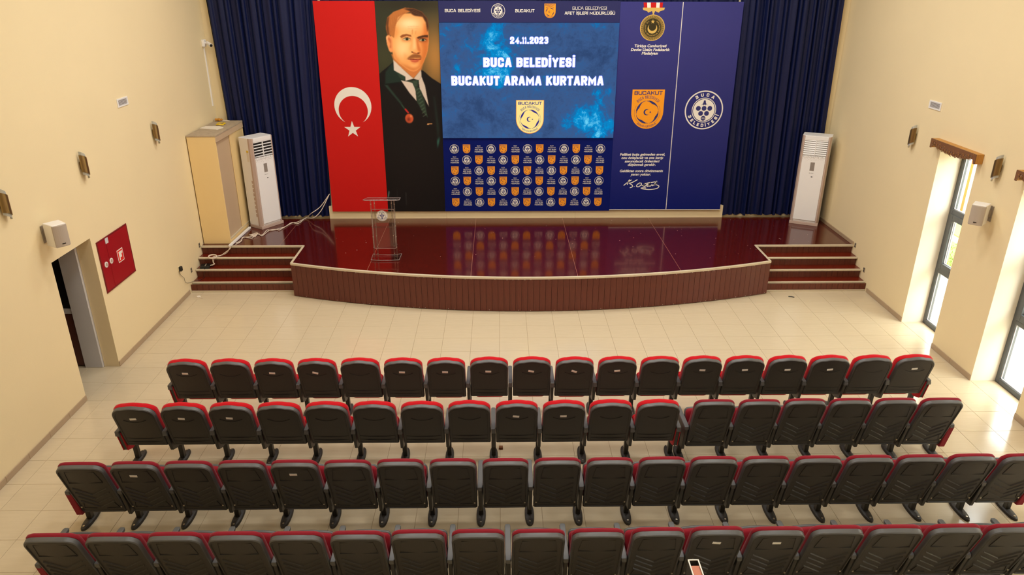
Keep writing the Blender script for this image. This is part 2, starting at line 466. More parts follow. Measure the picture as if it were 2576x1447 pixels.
# floor with grout bed, tiles as pieces
T0X, T0Y, TT = -4.95276, 11.85999, 0.45
mb = MB(); mb.box(XL-1.6, XR+0.52, YF-0.3, YB+0.3, -0.12, -0.004)
floor = struct('floor', mb, m_grout, bevel=0)
ORG[floor.name] = Vector((0, 0, 0))
def tile_mesh(x0, x1, y0, y1):
    b = MB(); g = 0.0016; e = 0.0014
    x0 += g; x1 -= g; y0 += g; y1 -= g
    b.loops([[(x0, y0, -0.004), (x1, y0, -0.004), (x1, y1, -0.004), (x0, y1, -0.004)],
             [(x0, y0, -e), (x1, y0, -e), (x1, y1, -e), (x0, y1, -e)],
             [(x0+e, y0+e, 0), (x1-e, y0+e, 0), (x1-e, y1-e, 0), (x0+e, y1-e, 0)]], cap0=False)
    return b
full = obj('tile', tile_mesh(-TT/2, TT/2, -TT/2, TT/2), m_tile)
full_mesh = full.data; bpy.data.objects.remove(full)
cells = []; rest = MB()
ymax = 12.55
for i in range(-2, 26):
    for j in range(-2, 34):
        x0 = T0X+i*TT; x1 = x0+TT; y1 = T0Y-j*TT; y0 = y1-TT
        x0c, x1c, y1c, y0c = max(x0, XL), min(x1, XR+0.006), min(y1, ymax), max(y0, YF)
        if x1c-x0c < 0.02 or y1c-y0c < 0.02: continue
        cx, cy = (x0c+x1c)/2, (y0c+y1c)/2
        d = Vector((cx, cy, 0))-CAM; z = d.dot(_f)
        ux = d.dot(R2)/z*FPX; uy = d.dot(U2)/z*FPX
        vis = abs(ux) < 1340 and abs(uy) < 760 and z > 0
        cells.append((0 if vis else 1, z, x0c, x1c, y0c, y1c, abs(x1c-x0c-TT) < 1e-4 and abs(y1c-y0c-TT) < 1e-4))
cells.sort()
# strip tiles in the window recesses are added to the same floor further down
for k, (nv, z, a, b, c, d, isfull) in enumerate(cells):
    if nv == 0 and k < 290:
        if isfull:
            o = inst(full_mesh, 'tile', floor, ((a+b)/2, (c+d)/2, random.uniform(-0.0004, 0.0004)))
        else:
            t = tile_mesh(a-(a+b)/2, b-(a+b)/2, c-(c+d)/2, d-(c+d)/2)
            o = obj('tile', t, m_tile, floor); o.location = ((a+b)/2, (c+d)/2, 0)
    else:
        t = tile_mesh(a, b, c, d); rest.add(t.v, t.f)
o = obj('floor_tiles', rest, m_tile, floor); o['kind'] = 'stuff'

# windows in the right wall: recess and frame
WIN = [(10.10, 11.02), (8.10, 9.07), (6.09, 7.05), (4.08, 5.04), (2.07, 3.03), (0.06, 1.02)]
WTOP = 2.95; XW = 7.10; XO = 7.26
for (a, b) in WIN:
    t = tile_mesh(XR+0.006, XW-0.01, a, b)
    o = obj('tile', t, m_tile, floor)
mb = MB()
ys = [YF]+[v for w in sorted(WIN) for v in w]+[YB+0.2]
for k in range(0, len(ys), 2): mb.box(XR, XO, ys[k], ys[k+1], -0.1, CEIL_Z+0.1)
for (a, b) in WIN: mb.box(XR, XO, a, b, WTOP, CEIL_Z+0.1)
wr = struct('wall_right', mb, [m_wall, m_reveal])
# reveals: paler wall tone, with the daylight put into the colour
for pl in wr.data.polygons:
    c = pl.center
    if abs(pl.normal.y) > 0.9 and any(abs(c.y-a) < 0.01 or abs(c.y-b) < 0.01 for a, b in WIN): pl.material_index = 1
    if abs(pl.normal.z) > 0.9 and abs(c.z-WTOP) < 0.01: pl.material_index = 1
# left wall with the door opening
DY0, DY1, DZ = 8.715, 9.66, 2.0
mb = MB(); t = 0.22
mb.box(XL-t, XL, YF, DY0, -0.1, CEIL_Z+0.1); mb.box(XL-t, XL, DY1, YB+0.2, -0.1, CEIL_Z+0.1); mb.box(XL-t, XL, DY0, DY1, DZ, CEIL_Z+0.1)
struct('wall_left', mb, m_wall)
mb = MB(); mb.box(XL-t, XR+0.5, YB, YB+0.2, -0.1, CEIL_Z+0.1); struct('wall_back', mb, m_wall)
mb = MB(); mb.box(XL-t, XR+0.5, YF-0.2, YF, -0.1, CEIL_Z+0.1); struct('wall_front', mb, m_wall)
mb = MB(); mb.box(XL+0.005, XR-0.005, YF+0.005, -0.6, 3.45, 3.75); mb.box(XL+0.005, XR-0.005, -0.72, -0.6, 3.75, 4.1); struct('floor_balcony', mb, m_ceil)
mb = MB(); mb.box(XL-t, XR+0.5, YF-0.2, YB+0.2, CEIL_Z, CEIL_Z+0.15); ceiling = struct('ceiling', mb, m_ceil)
# skirting
def skirting(name, segs, x, inward):
    root = struct_root(name, (x, 0, 0))
    for (a, b) in segs:
        n = max(1, round((b-a)/0.45)); s = (b-a)/n
        for k in range(n):
            q = MB(); y0 = a+k*s+0.0012; y1 = a+(k+1)*s-0.0012
            q.box(min(x, x+inward), max(x, x+inward), y0, y1, 0.001, 0.082)
            obj('skirting_tile', q, m_base, root, bevel=0.003)
    return root
skirting('baseboard_left', [(2.5, DY0), (DY1, 12.37)], XL, 0.012)
skirting('baseboard_right', [(11.02, 12.3), (9.07, 10.10), (7.05, 8.10), (5.04, 6.09)], XR, -0.012)
for k, lp in enumerate(LAMP_POS):
    r = None
    q = MB()
    for (x0, x1, y0, y1) in ((-.64, .64, -.64, -.59), (-.64, .64, .59, .64), (-.64, -.59, -.59, .59), (.59, .64, -.59, .59)): q.box(lp[0]+x0, lp[0]+x1, lp[1]+y0, lp[1]+y1, CEIL_Z-0.1, CEIL_Z)
    obj('light_frame', q, m_white, ceiling, world=False)

# corridor behind the door opening
m_dark = mat('unlit_corridor_tone', (52, 48, 40), 0.8)  # darkness of the unlit corridor put into the wall colour
m_brown = mat('brown_door_panel', (84, 40, 26), 0.5, noise=(8, 0.15))
m_greypaint = mat('grey_metal_paint', (206, 204, 204), 0.55, noise=(3, 0.04))
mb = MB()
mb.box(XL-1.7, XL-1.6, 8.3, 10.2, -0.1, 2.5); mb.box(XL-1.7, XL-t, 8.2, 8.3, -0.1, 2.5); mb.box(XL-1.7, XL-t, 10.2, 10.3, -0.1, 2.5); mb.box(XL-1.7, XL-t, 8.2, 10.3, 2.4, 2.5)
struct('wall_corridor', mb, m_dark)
mb = MB(); mb.box(XL-1.6, XL-t, 8.3, 10.2, -0.004, 0.0); 
t1 = MB(); 
for i in range(4):
    for j in range(4):
        x1 = XL+0.02-i*0.45; y0 = 8.30+j*0.45
        q = tile_mesh(max(x1-0.45, XL-1.6), min(x1, XL), y0, min(y0+0.45, 10.2)); t1.add(q.v, q.f)
struct('floor_corridor', t1, m_tile)
dr = struct_root('door_1', (XL-t, DY1, 0))
mb = MB(); mb.box(-6.105, XL-t-0.004, DY1-0.035, DY1+0.03, 0.0, DZ+0.02); obj('door_lining', mb, m_greypaint, dr, bevel=0.006)
mb = MB(); mb.box(-6.93, -6.115, DY1+0.0, DY1+0.045, 0.02, 0.86); obj('door_panel', mb, m_brown, dr, bevel=0.006)
mb = MB(); mb.box(-6.93, -6.115, DY1-0.005, DY1+0.05, 0.86, 0.94); obj('rail', mb, m_greypaint, dr, bevel=0.004)
mb = MB(); mb.box(-6.93, -6.115, DY1+0.01, DY1+0.04, 0.94, 1.98); obj('dark_pane', mb, m_black, dr)

# window units
m_handle = mat('dark_handle', (40, 40, 42), 0.4)
def window(n, a, b):
    r = struct_root('window_%d' % n, (XW, (a+b)/2, 0))
    f = MB(); d0, d1 = XW-0.005, XW+0.07; w = 0.075
    f.box(d0, d1, a, a+w, 0, WTOP); f.box(d0, d1, b-w, b, 0, WTOP); f.box(d0, d1, a+w, b-w, 0, 0.075); f.box(d0, d1, a+w, b-w, WTOP-0.075, WTOP)
    f.box(d0, d1, a+w, b-w, 0.93, 1.02); f.box(d0, d1, a+w, b-w, 1.90, 1.99)
    obj('frame', f, m_alu, r, bevel=0.004)
    s = MB(); e0, e1 = XW-0.02, XW+0.05; v = 0.07
    s.box(e0, e1, a+w-.01, a+w+v, 1.005, 1.915); s.box(e0, e1, b-w-v, b-w+.01, 1.005, 1.915); s.box(e0, e1, a+w+v, b-w-v, 1.005, 1.105); s.box(e0, e1, a+w+v, b-w-v, 1.82, 1.915)
    obj('sash', s, m_alu, r, bevel=0.004)
    for (z0, z1, ww) in ((0.07, 0.935, w), (1.1, 1.825, w+v), (1.985, WTOP-0.07, w)):
        p_ = MB(); p_.box(XW+0.025, XW+0.031, a+ww-0.005, b-ww+0.005, z0, z1); obj('pane', p_, m_glass, r)
        g = MB()
        for (y0, y1, q0, q1) in ((a+ww, a+ww+.012, z0, z1), (b-ww-.012, b-ww, z0, z1), (a+ww, b-ww, z0+.005, z0+.017), (a+ww, b-ww, z1-.017, z1-.005)): g.box(XW+0.012, XW+0.024, y0, y1, q0, q1)
        obj('glazing_bead', g, m_greypaint, r)
    h = MB(); h.box(XW-0.055, XW-0.02, (a+b)/2-0.02, (a+b)/2+0.02, 1.025, 1.085); h.box(XW-0.065, XW-0.045, (a+b)/2-0.07, (a+b)/2+0.015, 1.045, 1.07)
    obj('handle', h, m_handle, r, bevel=0.005)
for n, (a, b) in enumerate(WIN): window(n+1, a, b)

# outside
m_pave = mat('pale_paving', (214, 204, 190), 0.8, noise=(3, 0.1))
m_lawn = mat('lawn_green', (118, 146, 66), 0.9, noise=(14, 0.35))
m_soil = mat('bare_soil', (172, 140, 112), 0.9, noise=(10, 0.2))
m_ext = mat('pale_outer_wall', (226, 216, 200), 0.8)
m_ochre = mat('ochre_column_paint', (196, 96, 8), 0.6)
mb = MB(); mb.box(XO, 16, -3, 22, -0.3, -0.06); struct('ground_outside', mb, m_soil)
r = struct_root('trim_paving', (XO, 8, 0))
for j in range(14):
    for i in range(2):
        q = MB(); q.box(XO+0.02+i*0.8, XO+0.8+i*0.8, 3+j*0.8, 3.78+j*0.8, -0.07, -0.02); obj('paving_slab', q, m_pave, r, bevel=0.006)
def lawn(x0, x1, label, cat_name='lawn'):
    b = MB(); b.box(x0, x1, 2, 20, -0.07, -0.03)
    for k in range(2600):
        x = random.uniform(x0, x1); y = random.uniform(8.5, 15.5); a = random.uniform(0, PI); h = random.uniform(0.03, 0.07)
        dx, dy = math.cos(a)*0.012, math.sin(a)*0.012
        b.add([(x-dx, y-dy, -0.03), (x+dx, y+dy, -0.03), (x+random.uniform(-.03, .03), y+random.uniform(-.03, .03), h-0.03)], [(0, 1, 2)])
    o = obj('lawn', b, m_lawn); set_props(o, label, 'grass', kind='stuff')
lawn(8.95, 10.0, 'near strip of green grass seen low through the window pane')
lawn(10.32, 11.3, 'far strip of green grass seen through the upper window panes')
mb = MB(); mb.box(12.2, 12.4, -3, 22, -0.1, 4.0); struct('wall_outside', mb, m_ext)
cp = on_z(2403, 536, -0.06)
mb = MB(); mb.box(cp.x-0.12, cp.x+0.16, cp.y-0.02, cp.y+0.26, -0.06, 3.6); mb.box(cp.x-0.15, cp.x+0.19, cp.y-0.03, cp.y+0.29, 3.6, 3.7)
set_props(obj('column', mb, m_ochre, loc=(cp.x, cp.y, -0.06), bevel=0.01), 'ochre painted column standing in the garden outside the window', 'column')

# ------------------------------------------------------------------ stage
stage = thing('stage', 'dark mahogany stage with bowed plank front, pale metal edges and side steps', 'stage', (0.58, 12.0, 0))
AC = (0.58, 24.47); AR = 12.95
def arc_y(x, dr=0.0): return AC[1]-math.sqrt((AR+dr)**2-(x-AC[0])**2)
PL, PR = -3.70, 4.87          # ends of the bowed platform
SL, SR = 13.15, 13.08         # top step edges, left and right
# core under the deck
def plat_outline(n, dr, xa=PL, xb=PR):
    return [(xa+(xb-xa)*k/n, arc_y(xa+(xb-xa)*k/n, dr)) for k in range(n+1)]
FZ = lambda u, v, w: (u, v, w)
core = MB()
ol = plat_outline(40, -0.03, PL+0.03, PR-0.03)
poly = ol+[(PR-0.03, SR+0.07), (XR-0.002, SR+0.07), (XR-0.002, YB-0.12), (XL+0.002, YB-0.12), (XL+0.002, SL+0.07), (PL+0.03, SL+0.07)]
core.prism(poly, 0.0, HS-0.03, FZ)
obj('stage_core', core, m_black, stage)
# deck panels cut along x seams
seams = [-4.15, -2.29, -0.485, 1.334, 3.147]
cuts = [XL+0.003]+seams+[4.93, XR-0.003]
for k in range(len(cuts)-1):
    a, b = cuts[k]+0.0012, cuts[k+1]-0.0012
    pts = []
    n = 16
    xs = sorted(set([a, b]+[x for x in (PL, PR) if a < x < b]+[a+(b-a)*i/n for i in range(n+1)]))
    front = []
    for x in xs:
        if x < PL-1e-6: front.append((x, SL))
        elif x > PR+1e-6: front.append((x, SR))
        else:
            if abs(x-PL) < 1e-6: front.append((x, SL))
            front.append((x, arc_y(x)))
            if abs(x-PR) < 1e-6: front.append((x, SR))
    poly = front+[(b, YB-0.10), (a, YB-0.10)]
    q = MB(); q.prism(poly, HS-0.028, HS, FZ)
    obj('deck_panel', q, m_deck, stage)
for x in seams:
    yf_ = (arc_y(x) if PL < x < PR else SL)+0.03
    q = MB(); q.box(x-0.003, x+0.003, yf_, YB-0.11, HS-0.02, HS+0.0004); obj('seam_strip', q, m_seam, stage)
# planks of the bowed front
NP = 86
ang0 = math.asin((PL-AC[0])/AR); ang1 = math.asin((PR-AC[0])/AR)
pw = AR*(ang1-ang0)/NP
pm = MB(); pm.box(-pw/2+0.0022, pw/2-0.0022, -0.012, 0.012, 0.012, HS-0.03)
po = obj('plank', pm, m_plank, None, bevel=0.003); plank_mesh = po.data; bpy.data.objects.remove(po)
for k in range(NP):
    a = ang0+(ang1-ang0)*(k+0.5)/NP
    x = AC[0]+(AR-0.0)*math.sin(a); y = AC[1]-(AR-0.0)*math.cos(a)
    o = inst(plank_mesh, 'plank', stage, (x, y+random.uniform(-0.001, 0.001), 0), rot=(0, 0, a))
# platform sides above the steps
def side_planks(x, y0, y1, parent):
    n = max(1, round((y1-y0)/pw)); s = (y1-y0)/n
    for k in range(n):
        q = MB(); q.box(x-0.012, x+0.012, y0+k*s+0.002, y0+(k+1)*s-0.002, 0.012, HS-0.03); obj('plank', q, m_plank, parent)
side_planks(PL+0.012, arc_y(PL)+0.02, SL, stage); side_planks(PR-0.012, arc_y(PR)+0.02, SR, stage)
# pale edge trim
def trim_strip(pts, parent, z0, z1, th=0.02, name='edge_trim', inset=0.03):
    q = MB(); n = len(pts); P = [Vector((x, y)) for x, y in pts]; L = []
    for i in range(n):
        d = (P[min(i+1, n-1)]-P[max(i-1, 0)]).normalized(); nr = Vector((d.y, -d.x))
        L.append([P[i]+nr*0.010, P[i]-nr*inset])
    loops = []
    for o_, i_ in L: loops.append([(o_.x, o_.y, z0), (o_.x, o_.y, z1-0.004), (o_.x-(o_.x-i_.x)*0.15, o_.y-(o_.y-i_.y)*0.15, z1), (i_.x, i_.y, z1), (i_.x, i_.y, HS-0.004 if z1 > HS else z1-0.006)])
    q.loops(loops)
    return obj(name, q, m_nose, parent)
trim_strip(plat_outline(60, 0.013), stage, HS-0.032, HS+0.005)
for (x, y0, y1) in ((PL, arc_y(PL), SL), (PR, arc_y(PR), SR)):
    q = MB(); q.box(min(x-0.012, x+0.03) if x < 0 else x-0.03, x+0.03 if x < 0 else x+0.012, y0-0.01, y1, HS-0.03, HS+0.006); obj('edge_trim', q, m_nose, stage, bevel=0.003)
for (xa, xb, yy) in ((XL+0.004, PL+0.02, SL), (PR-0.02, XR-0.004, SR)):
    q = MB(); q.box(xa, xb, yy-0.012, yy+0.028, HS-0.03, HS+0.006); obj('edge_trim', q, m_nose, stage, bevel=0.004)
# screws and dust
q = MB()
for k in range(70):
    a = ang0+(ang1-ang0)*(random.randrange(NP)+0.5)/NP
    x = AC[0]+(AR+0.013)*math.sin(a); y = AC[1]-(AR+0.013)*math.cos(a)
    z = random.choice([0.025, 0.03, HS-0.045, HS-0.04])
    q.cyl((x, y, z), (math.sin(a), -math.cos(a), 0), 0.0045, 0.003, 6)
o = obj('screws', q, m_print_white, stage); o['kind'] = 'stuff'
q = MB()
for k in range(110):
    x = random.uniform(-4.5, 6.2); y = random.uniform(12.3, 14.7)
    if y < arc_y(min(max(x, PL), PR))+0.1 or ((x < PL or x > PR) and y < 13.25): continue
    s_ = random.uniform(0.002, 0.006); a = random.uniform(0, PI)
    q.add([(x+s_*math.cos(a+t_)*(1.6 if i % 2 else 1), y+s_*math.sin(a+t_), HS+0.001+0.002*(i == 0)) for i, t_ in enumerate((0, PI/2, PI, 1.5*PI))], [(0, 1, 2, 3)])
o = obj('dust_flecks', q, m_print_white, stage); o['kind'] = 'stuff'

def steps(xa, xb, ybase, noses, label):
    r = bpy.data.objects.new('step_flight', None); C.objects.link(r); r.parent = stage
    r.location = Vector(((xa+xb)/2, ybase, 0))-ORG[stage.name]; ORG[r.name] = Vector(((xa+xb)/2, ybase, 0)); r['label'] = label
    h = HS/4
    for k in range(4):
        y = ybase if k == 0 else noses[k]+0.03
        # riser planks
        n = round((xb-xa)/0.105); s = (xb-xa)/n
        m_ = MB(); m_.box(-s/2+0.0016, s/2-0.0016, 0, 0.014, 0.0, h-0.012-(0.028 if k == 0 else 0)); mo = obj('riser_plank', m_, m_riser); me = mo.data; bpy.data.objects.remove(mo)
        for i in range(n):
            inst(me, 'riser_plank', r, (xa+(i+0.5)*s, y, k*h+(0.028 if k == 0 else 0.0)))
        b_ = MB(); b_.box(xa, xb, y+0.014, y+0.02, k*h, (k+1)*h-0.014); obj('riser_backing', b_, m_nose, r)
        if k < 3:
            yn = noses[k+1]+0.05
            t_ = MB(); t_.box(xa, xb, noses[k]+0.02, yn, (k+1)*h-0.025, (k+1)*h); obj('tread', t_, m_tread, r)
            e_ = MB(); e_.box(xa, xb, noses[k]-0.012, noses[k]+0.028, (k+1)*h-0.028, (k+1)*h+0.005); obj('nosing', e_, m_nose, r, bevel=0.004)
    e_ = MB(); e_.box(xa, xb, ybase-0.012, ybase+0.004, 0.001, 0.028); obj('foot_trim', e_, m_nose, r, bevel=0.003)
    return r
steps(XL+0.004, PL-0.004, 12.44, [12.52, 12.755, 12.955, SL], 'four mahogany steps with pale metal edges on the left of the stage')
steps(PR+0.004, XR-0.004, 12.35, [12.405, 12.62, 12.835, SR], 'four mahogany steps with pale metal edges on the right of the stage')
# skirting along the stage sides
q = MB(); q.box(XR-0.02, XR, SR, YB-0.1, HS, HS+0.07); struct('trim_1', q, m_base, bevel=0.004)
# box plinth under the banners
q = MB()
for (a, b) in ((-3.55, -1.10), (-1.098, 1.60), (1.602, 4.72)): q.box(a, b, 14.84, YB, HS, 0.90)
q.box(XL, -3.552, 14.93, YB, HS, 0.72); q.box(4.722, XR, 14.93, YB, HS, 0.72)
struct('trim_2', q, m_wall, bevel=0.002)

# ------------------------------------------------------------------ curtains
m_curt = mat('navy_velvet', (7, 18, 60), 0.48, spec=0.3, sheen=0.18, bump=(250, 0.08))
m_curt.node_tree.nodes['Principled BSDF'].inputs['Sheen Tint'].default_value = lin(70, 95, 160)
def curtain(name, label, xb0, xb1, xt0, xt1, z0, z1, yc, seed, amp=0.052):
    rg = random.Random(seed); nx, nz = 380, 14
    # fold phases: irregular widths
    ph = []; p_ = 0.0
    for i in range(nx+1):
        ph.append(p_); p_ += (xb1-xb0)/nx*2*PI/0.098*(0.75+0.55*math.sin(i*0.11+seed)+0.35*math.sin(i*0.29+2*seed)*0.6)
    amps = [0.7+0.35*math.sin(i*0.17+seed*1.7)+0.2*math.sin(i*0.05+seed) for i in range(nx+1)]
    b = MB(); P = []
    for side in (0, 1):
        for j in range(nz+1):
            tz = j/nz; z = z0+(z1-z0)*tz
            for i in range(nx+1):
                tx = i/nx
                x = (xb0+(xb1-xb0)*tx)*(1-tz)+(xt0+(xt1-xt0)*tx)*tz
                w = math.sin(ph[i]+0.35*math.sin(tz*3+i*0.02))
                w = math.copysign(abs(w)**0.8, w)
                y = yc+amp*amps[i]*(1.0-0.25*tz)*w+0.012*math.sin(tz*5+i*0.03)
                zz = z+(0.012*math.sin(i*0.21+seed) if j == 0 else 0)
                P.append((x+0.008*math.cos(ph[i]), y+side*0.004, zz))
    n = (nx+1)*(nz+1); fs = []
    for j in range(nz):
        for i in range(nx):
            a = j*(nx+1)+i; fs.append((a, a+1, a+nx+2, a+nx+1)); fs.append((n+a, n+a+nx+1, n+a+nx+2, n+a+1))
    b.add(P, fs)
    o = obj(name, b, m_curt, loc=((xb0+xb1)/2, yc, z0), smooth=True)
    return set_props(o, label, 'curtain', 'navy curtains on the back wall')
curtain('curtain', 'navy velvet curtain hanging left of the red flag banner', -5.36, -3.53, -5.52, -3.36, 0.69, 6.3, 14.876, 1)
curtain('curtain', 'navy velvet curtain hanging right of the blue banner', 4.66, 6.64, 4.58, 6.56, 0.69, 6.3, 14.876, 2)
curtain('curtain', 'navy velvet curtain strip showing above the banners', -3.36, 4.58, -3.36, 4.58, 4.4, 6.3, 14.90, 3, 0.03)

# ------------------------------------------------------------------ banners
YBN = 14.79
FB = lambda u, v, w: (u, YBN-0.004-w, v)           # on the banner face
def bp(x, y):                                       # point of the banner plane
    q = on_y(x, y, YBN); return q.x, q.z
X_A, X_B, X_C, X_D, X_E, X_F = -3.465, -2.312, -1.122, 2.306, 3.495, 4.640
ZB, ZT, ZS0, ZS1 = 0.808, 4.903, 2.337, 4.522
def panel_box(x0, x1, z0, z1, d=0.018):
    q = MB(); q.box(x0, x1, YBN-0.003, YBN+d, z0, z1); return q
# flag banner
flag = thing('flag_banner', 'red banner with white crescent and star beside the left curtain', 'banner', ((X_A+X_B)/2, YBN, ZB))
obj('cloth_panel', panel_box(X_A, X_B-0.001, ZB, ZT), m_flag, flag)
cx, ctop = bp(884, 219); R_ = 0.363
q = MB(); crescent_faces(q, cx, ctop-R_, R_, 0.286, 0.092, -PI/2, FB, 0.001, n=48); obj('crescent', q, m_print_white, flag)
sx, sz = bp(887, 326); q = MB(); star_faces(q, sx, sz, 0.17, FB, 0.001); obj('star', q, m_print_white, flag)

# portrait banner: a print, colours laid on a fine grid
port = thing('portrait_banner', 'tall printed portrait of a man in dark suit and tie', 'banner', ((X_B+X_C)/2, YBN, ZB))
m_prt_back = mat('portrait_backing', (26, 22, 20), 0.7)
obj('cloth_panel', panel_box(X_B+0.001, X_C-0.001, ZB, ZT), m_prt_back, port)
NX, NZ = 230, 600
gx = np.linspace(X_B+0.001, X_C-0.001, NX); gz = np.concatenate([np.linspace(ZT, 2.75, 450), np.linspace(2.75, ZB, 151)[1:]])
GX, GZ = np.meshgrid(gx, gz)
def P6(x, y):                                       # a point of the print
    return bp(960+x/4.133, 10+y/4.133)
def pmask(pts, blur=1):
    Q = [P6(*p_) for p_ in pts]; ins = np.zeros(GX.shape, bool); n = len(Q)
    for i in range(n):
        x1, y1 = Q[i]; x2, y2 = Q[(i+1) % n]
        if y1 == y2: continue
        c = ((y1 > GZ) != (y2 > GZ)) & (GX < (x2-x1)*(GZ-y1)/(y2-y1)+x1)
        ins ^= c
    return blurm(ins.astype(float), blur)
def blurm(m_, k):
    for _ in range(2):
        if k < 1: break
        ker = np.ones(2*k+1)/(2*k+1)
        m_ = np.apply_along_axis(lambda r: np.convolve(np.pad(r, k, mode='edge'), ker, 'valid'), 0, m_)
        m_ = np.apply_along_axis(lambda r: np.convolve(np.pad(r, k, mode='edge'), ker, 'valid'), 1, m_)
    return m_
def emask(x, y, rx, ry, soft=0.5, rot=0.0):
    c = P6(x, y); ex = P6(x+rx, y); ez = P6(x, y+ry)
    a = abs(ex[0]-c[0]); b = abs(ez[1]-c[1])
    dx, dz = GX-c[0], GZ-c[1]
    ca, sa = math.cos(rot), math.sin(rot)
    d = np.sqrt(((dx*ca+dz*sa)/a)**2+((-dx*sa+dz*ca)/b)**2)
    return np.clip((1-d)/soft+0.5, 0, 1) if soft < 1 else np.exp(-d*d*1.4)
img = np.zeros(GX.shape+(3,)); img[:] = (52, 54, 38)
def lay(mask, rgb, a=1.0):
    global img
    img = img*(1-(mask*a)[..., None])+np.array(rgb, float)*(mask*a)[..., None]
lay(emask(560, 560, 210, 420, 2), (176, 124, 62)); lay(emask(300, 0, 500, 90, 2), (44, 38, 26), .7); lay(emask(20, 560, 130, 200, 2), (72, 72, 44), .6)
lay(pmask([(-90, 790), (0, 705), (110, 615), (130, 590), (330, 780), (405, 680), (440, 700), (520, 770), (615, 830), (760, 880), (760, 2600), (-90, 2600)], 1), (20, 17, 17))
lay(emask(300, 1700, 500, 700, 2), (32, 26, 24), .5)
lay(pmask([(112, 612), (40, 708), (38, 838), (180, 815), (225, 800), (140, 690)], 2), (30, 46, 38))
lay(pmask([(28, 840), (60, 842), (215, 1035), (205, 1050)], 2), (44, 70, 56), .8)
lay(pmask([(40, 830), (180, 812), (182, 822), (40, 842)], 1), (14, 20, 18))
lay(pmask([(100, 520), (130, 600), (330, 778), (412, 690), (450, 560)], 2), (206, 122, 62))
lay(pmask([(140, 690), (245, 752), (240, 802), (190, 770)], 1), (44, 62, 48))
lay(pmask([(122, 580), (128, 690), (245, 755), (248, 803), (332, 776), (235, 690)], 1), (222, 204, 186))
lay(pmask([(332, 776), (410, 682), (416, 752), (388, 796)], 1), (212, 190, 168))
lay(pmask([(200, 793), (250, 803), (318, 806), (352, 880), (366, 1012), (290, 925)], 1), (216, 196, 178))
lay(pmask([(384, 796), (414, 752), (452, 850), (492, 1068), (440, 968), (398, 890)], 1), (212, 194, 176))
lay(pmask([(250, 800), (320, 795), (388, 790), (376, 862), (412, 905), (444, 1000), (482, 1185), (420, 1112), (368, 1020), (354, 900), (322, 822)], 1), (44, 58, 44))
for k in range(9):
    y0 = 870+k*34; lay(pmask([(356+k*9, y0+26), (392+k*9, y0), (396+k*9, y0+7), (360+k*9, y0+33)], 1), (92, 110, 88), .7)
for k in range(4): lay(pmask([(325+k*5, 800+k*16), (372, 796+k*15), (372, 802+k*15), (328+k*5, 808+k*16)], 1), (86, 104, 84), .6)
# head
SK = [(130, 170), (200, 100), (330, 95), (425, 115), (470, 190), (486, 290), (490, 400), (478, 490), (462, 545), (436, 605), (398, 668), (362, 696), (335, 703), (300, 697), (262, 676), (185, 618), (132, 565), (112, 500), (92, 340), (118, 300)]
lay(pmask(SK, 1), (240, 158, 86)); face = pmask(SK, 2)
def fl(mask, rgb, a=1.0): lay(mask*face, rgb, a)
fl(emask(240, 420, 130, 180, 2), (255, 204, 132), .95); fl(emask(290, 205, 150, 80, 2), (255, 222, 164), 1.0); fl(emask(215, 470, 75, 95, 2), (255, 214, 150), .8)
fl(pmask([(440, 180), (492, 250), (496, 500), (440, 620), (390, 690), (402, 600), (424, 470), (408, 380), (440, 300)], 6), (206, 108, 46), .8)
fl(pmask([(160, 600), (262, 668), (335, 695), (400, 660), (440, 590), (400, 640), (335, 668), (250, 640)], 5), (196, 104, 48), .7)
fl(pmask([(118, 470), (150, 540), (190, 600), (160, 600), (118, 520)], 5), (216, 126, 62), .7)
fl(pmask([(185, 345), (220, 400), (300, 405), (312, 390), (230, 388)], 4), (244, 168, 96), .5)
fl(emask(335, 636, 52, 28, 2), (252, 186, 118), .7); fl(pmask([(300, 612), (335, 618), (385, 610), (335, 626)], 3), (190, 98, 50), .6)
fl(pmask([(232, 500), (262, 540), (258, 600), (240, 560)], 5), (226, 138, 72), .5)
# temple and forehead creases
fl(pmask([(128, 250), (160, 220), (175, 300), (150, 360), (120, 340)], 6), (228, 140, 72), .6)
for y_ in (232, 252): fl(pmask([(270, y_+4), (330, y_-2), (395, y_+2), (395, y_+6), (330, y_+3), (270, y_+9)], 1), (222, 150, 92), .5)
fl(pmask([(316, 268), (326, 262), (322, 316), (314, 318)], 1), (206, 120, 62), .6); fl(pmask([(352, 280), (360, 276), (356, 318), (350, 318)], 1), (206, 120, 62), .4)
# hair
lay(pmask([(44, 236), (60, 140), (122, 82), (240, 38), (335, 46), (420, 82), (475, 150), (489, 232), (478, 296), (460, 190), (426, 132), (345, 122), (318, 108), (296, 84), (225, 106), (168, 138), (146, 230), (130, 352), (96, 330), (60, 318), (46, 262)], 1), (188, 112, 54))
lay(pmask([(225, 46), (335, 46), (420, 82), (475, 150), (489, 232), (478, 296), (460, 190), (426, 132), (345, 122), (318, 108), (290, 74)], 2), (70, 42, 25))
lay(pmask([(46, 200), (62, 142), (80, 130), (70, 220), (80, 320), (58, 316)], 2), (88, 50, 26), .85)
for k in range(9): lay(pmask([(78+k*13, 318-k*22), (98+k*20, 146-k*9), (102+k*20, 147-k*9), (84+k*13, 320-k*22)], 1), (140, 80, 38), .45); lay(pmask([(86+k*13, 300-k*20), (108+k*20, 146-k*9), (112+k*20, 147-k*9), (91+k*13, 303-k*20)], 1), (220, 140, 76), .35)
for k in range(6): lay(pmask([(300+k*24, 84+k*7), (345+k*22, 60+k*13), (350+k*22, 64+k*13), (308+k*24, 90+k*8)], 1), (104, 66, 40), .6)
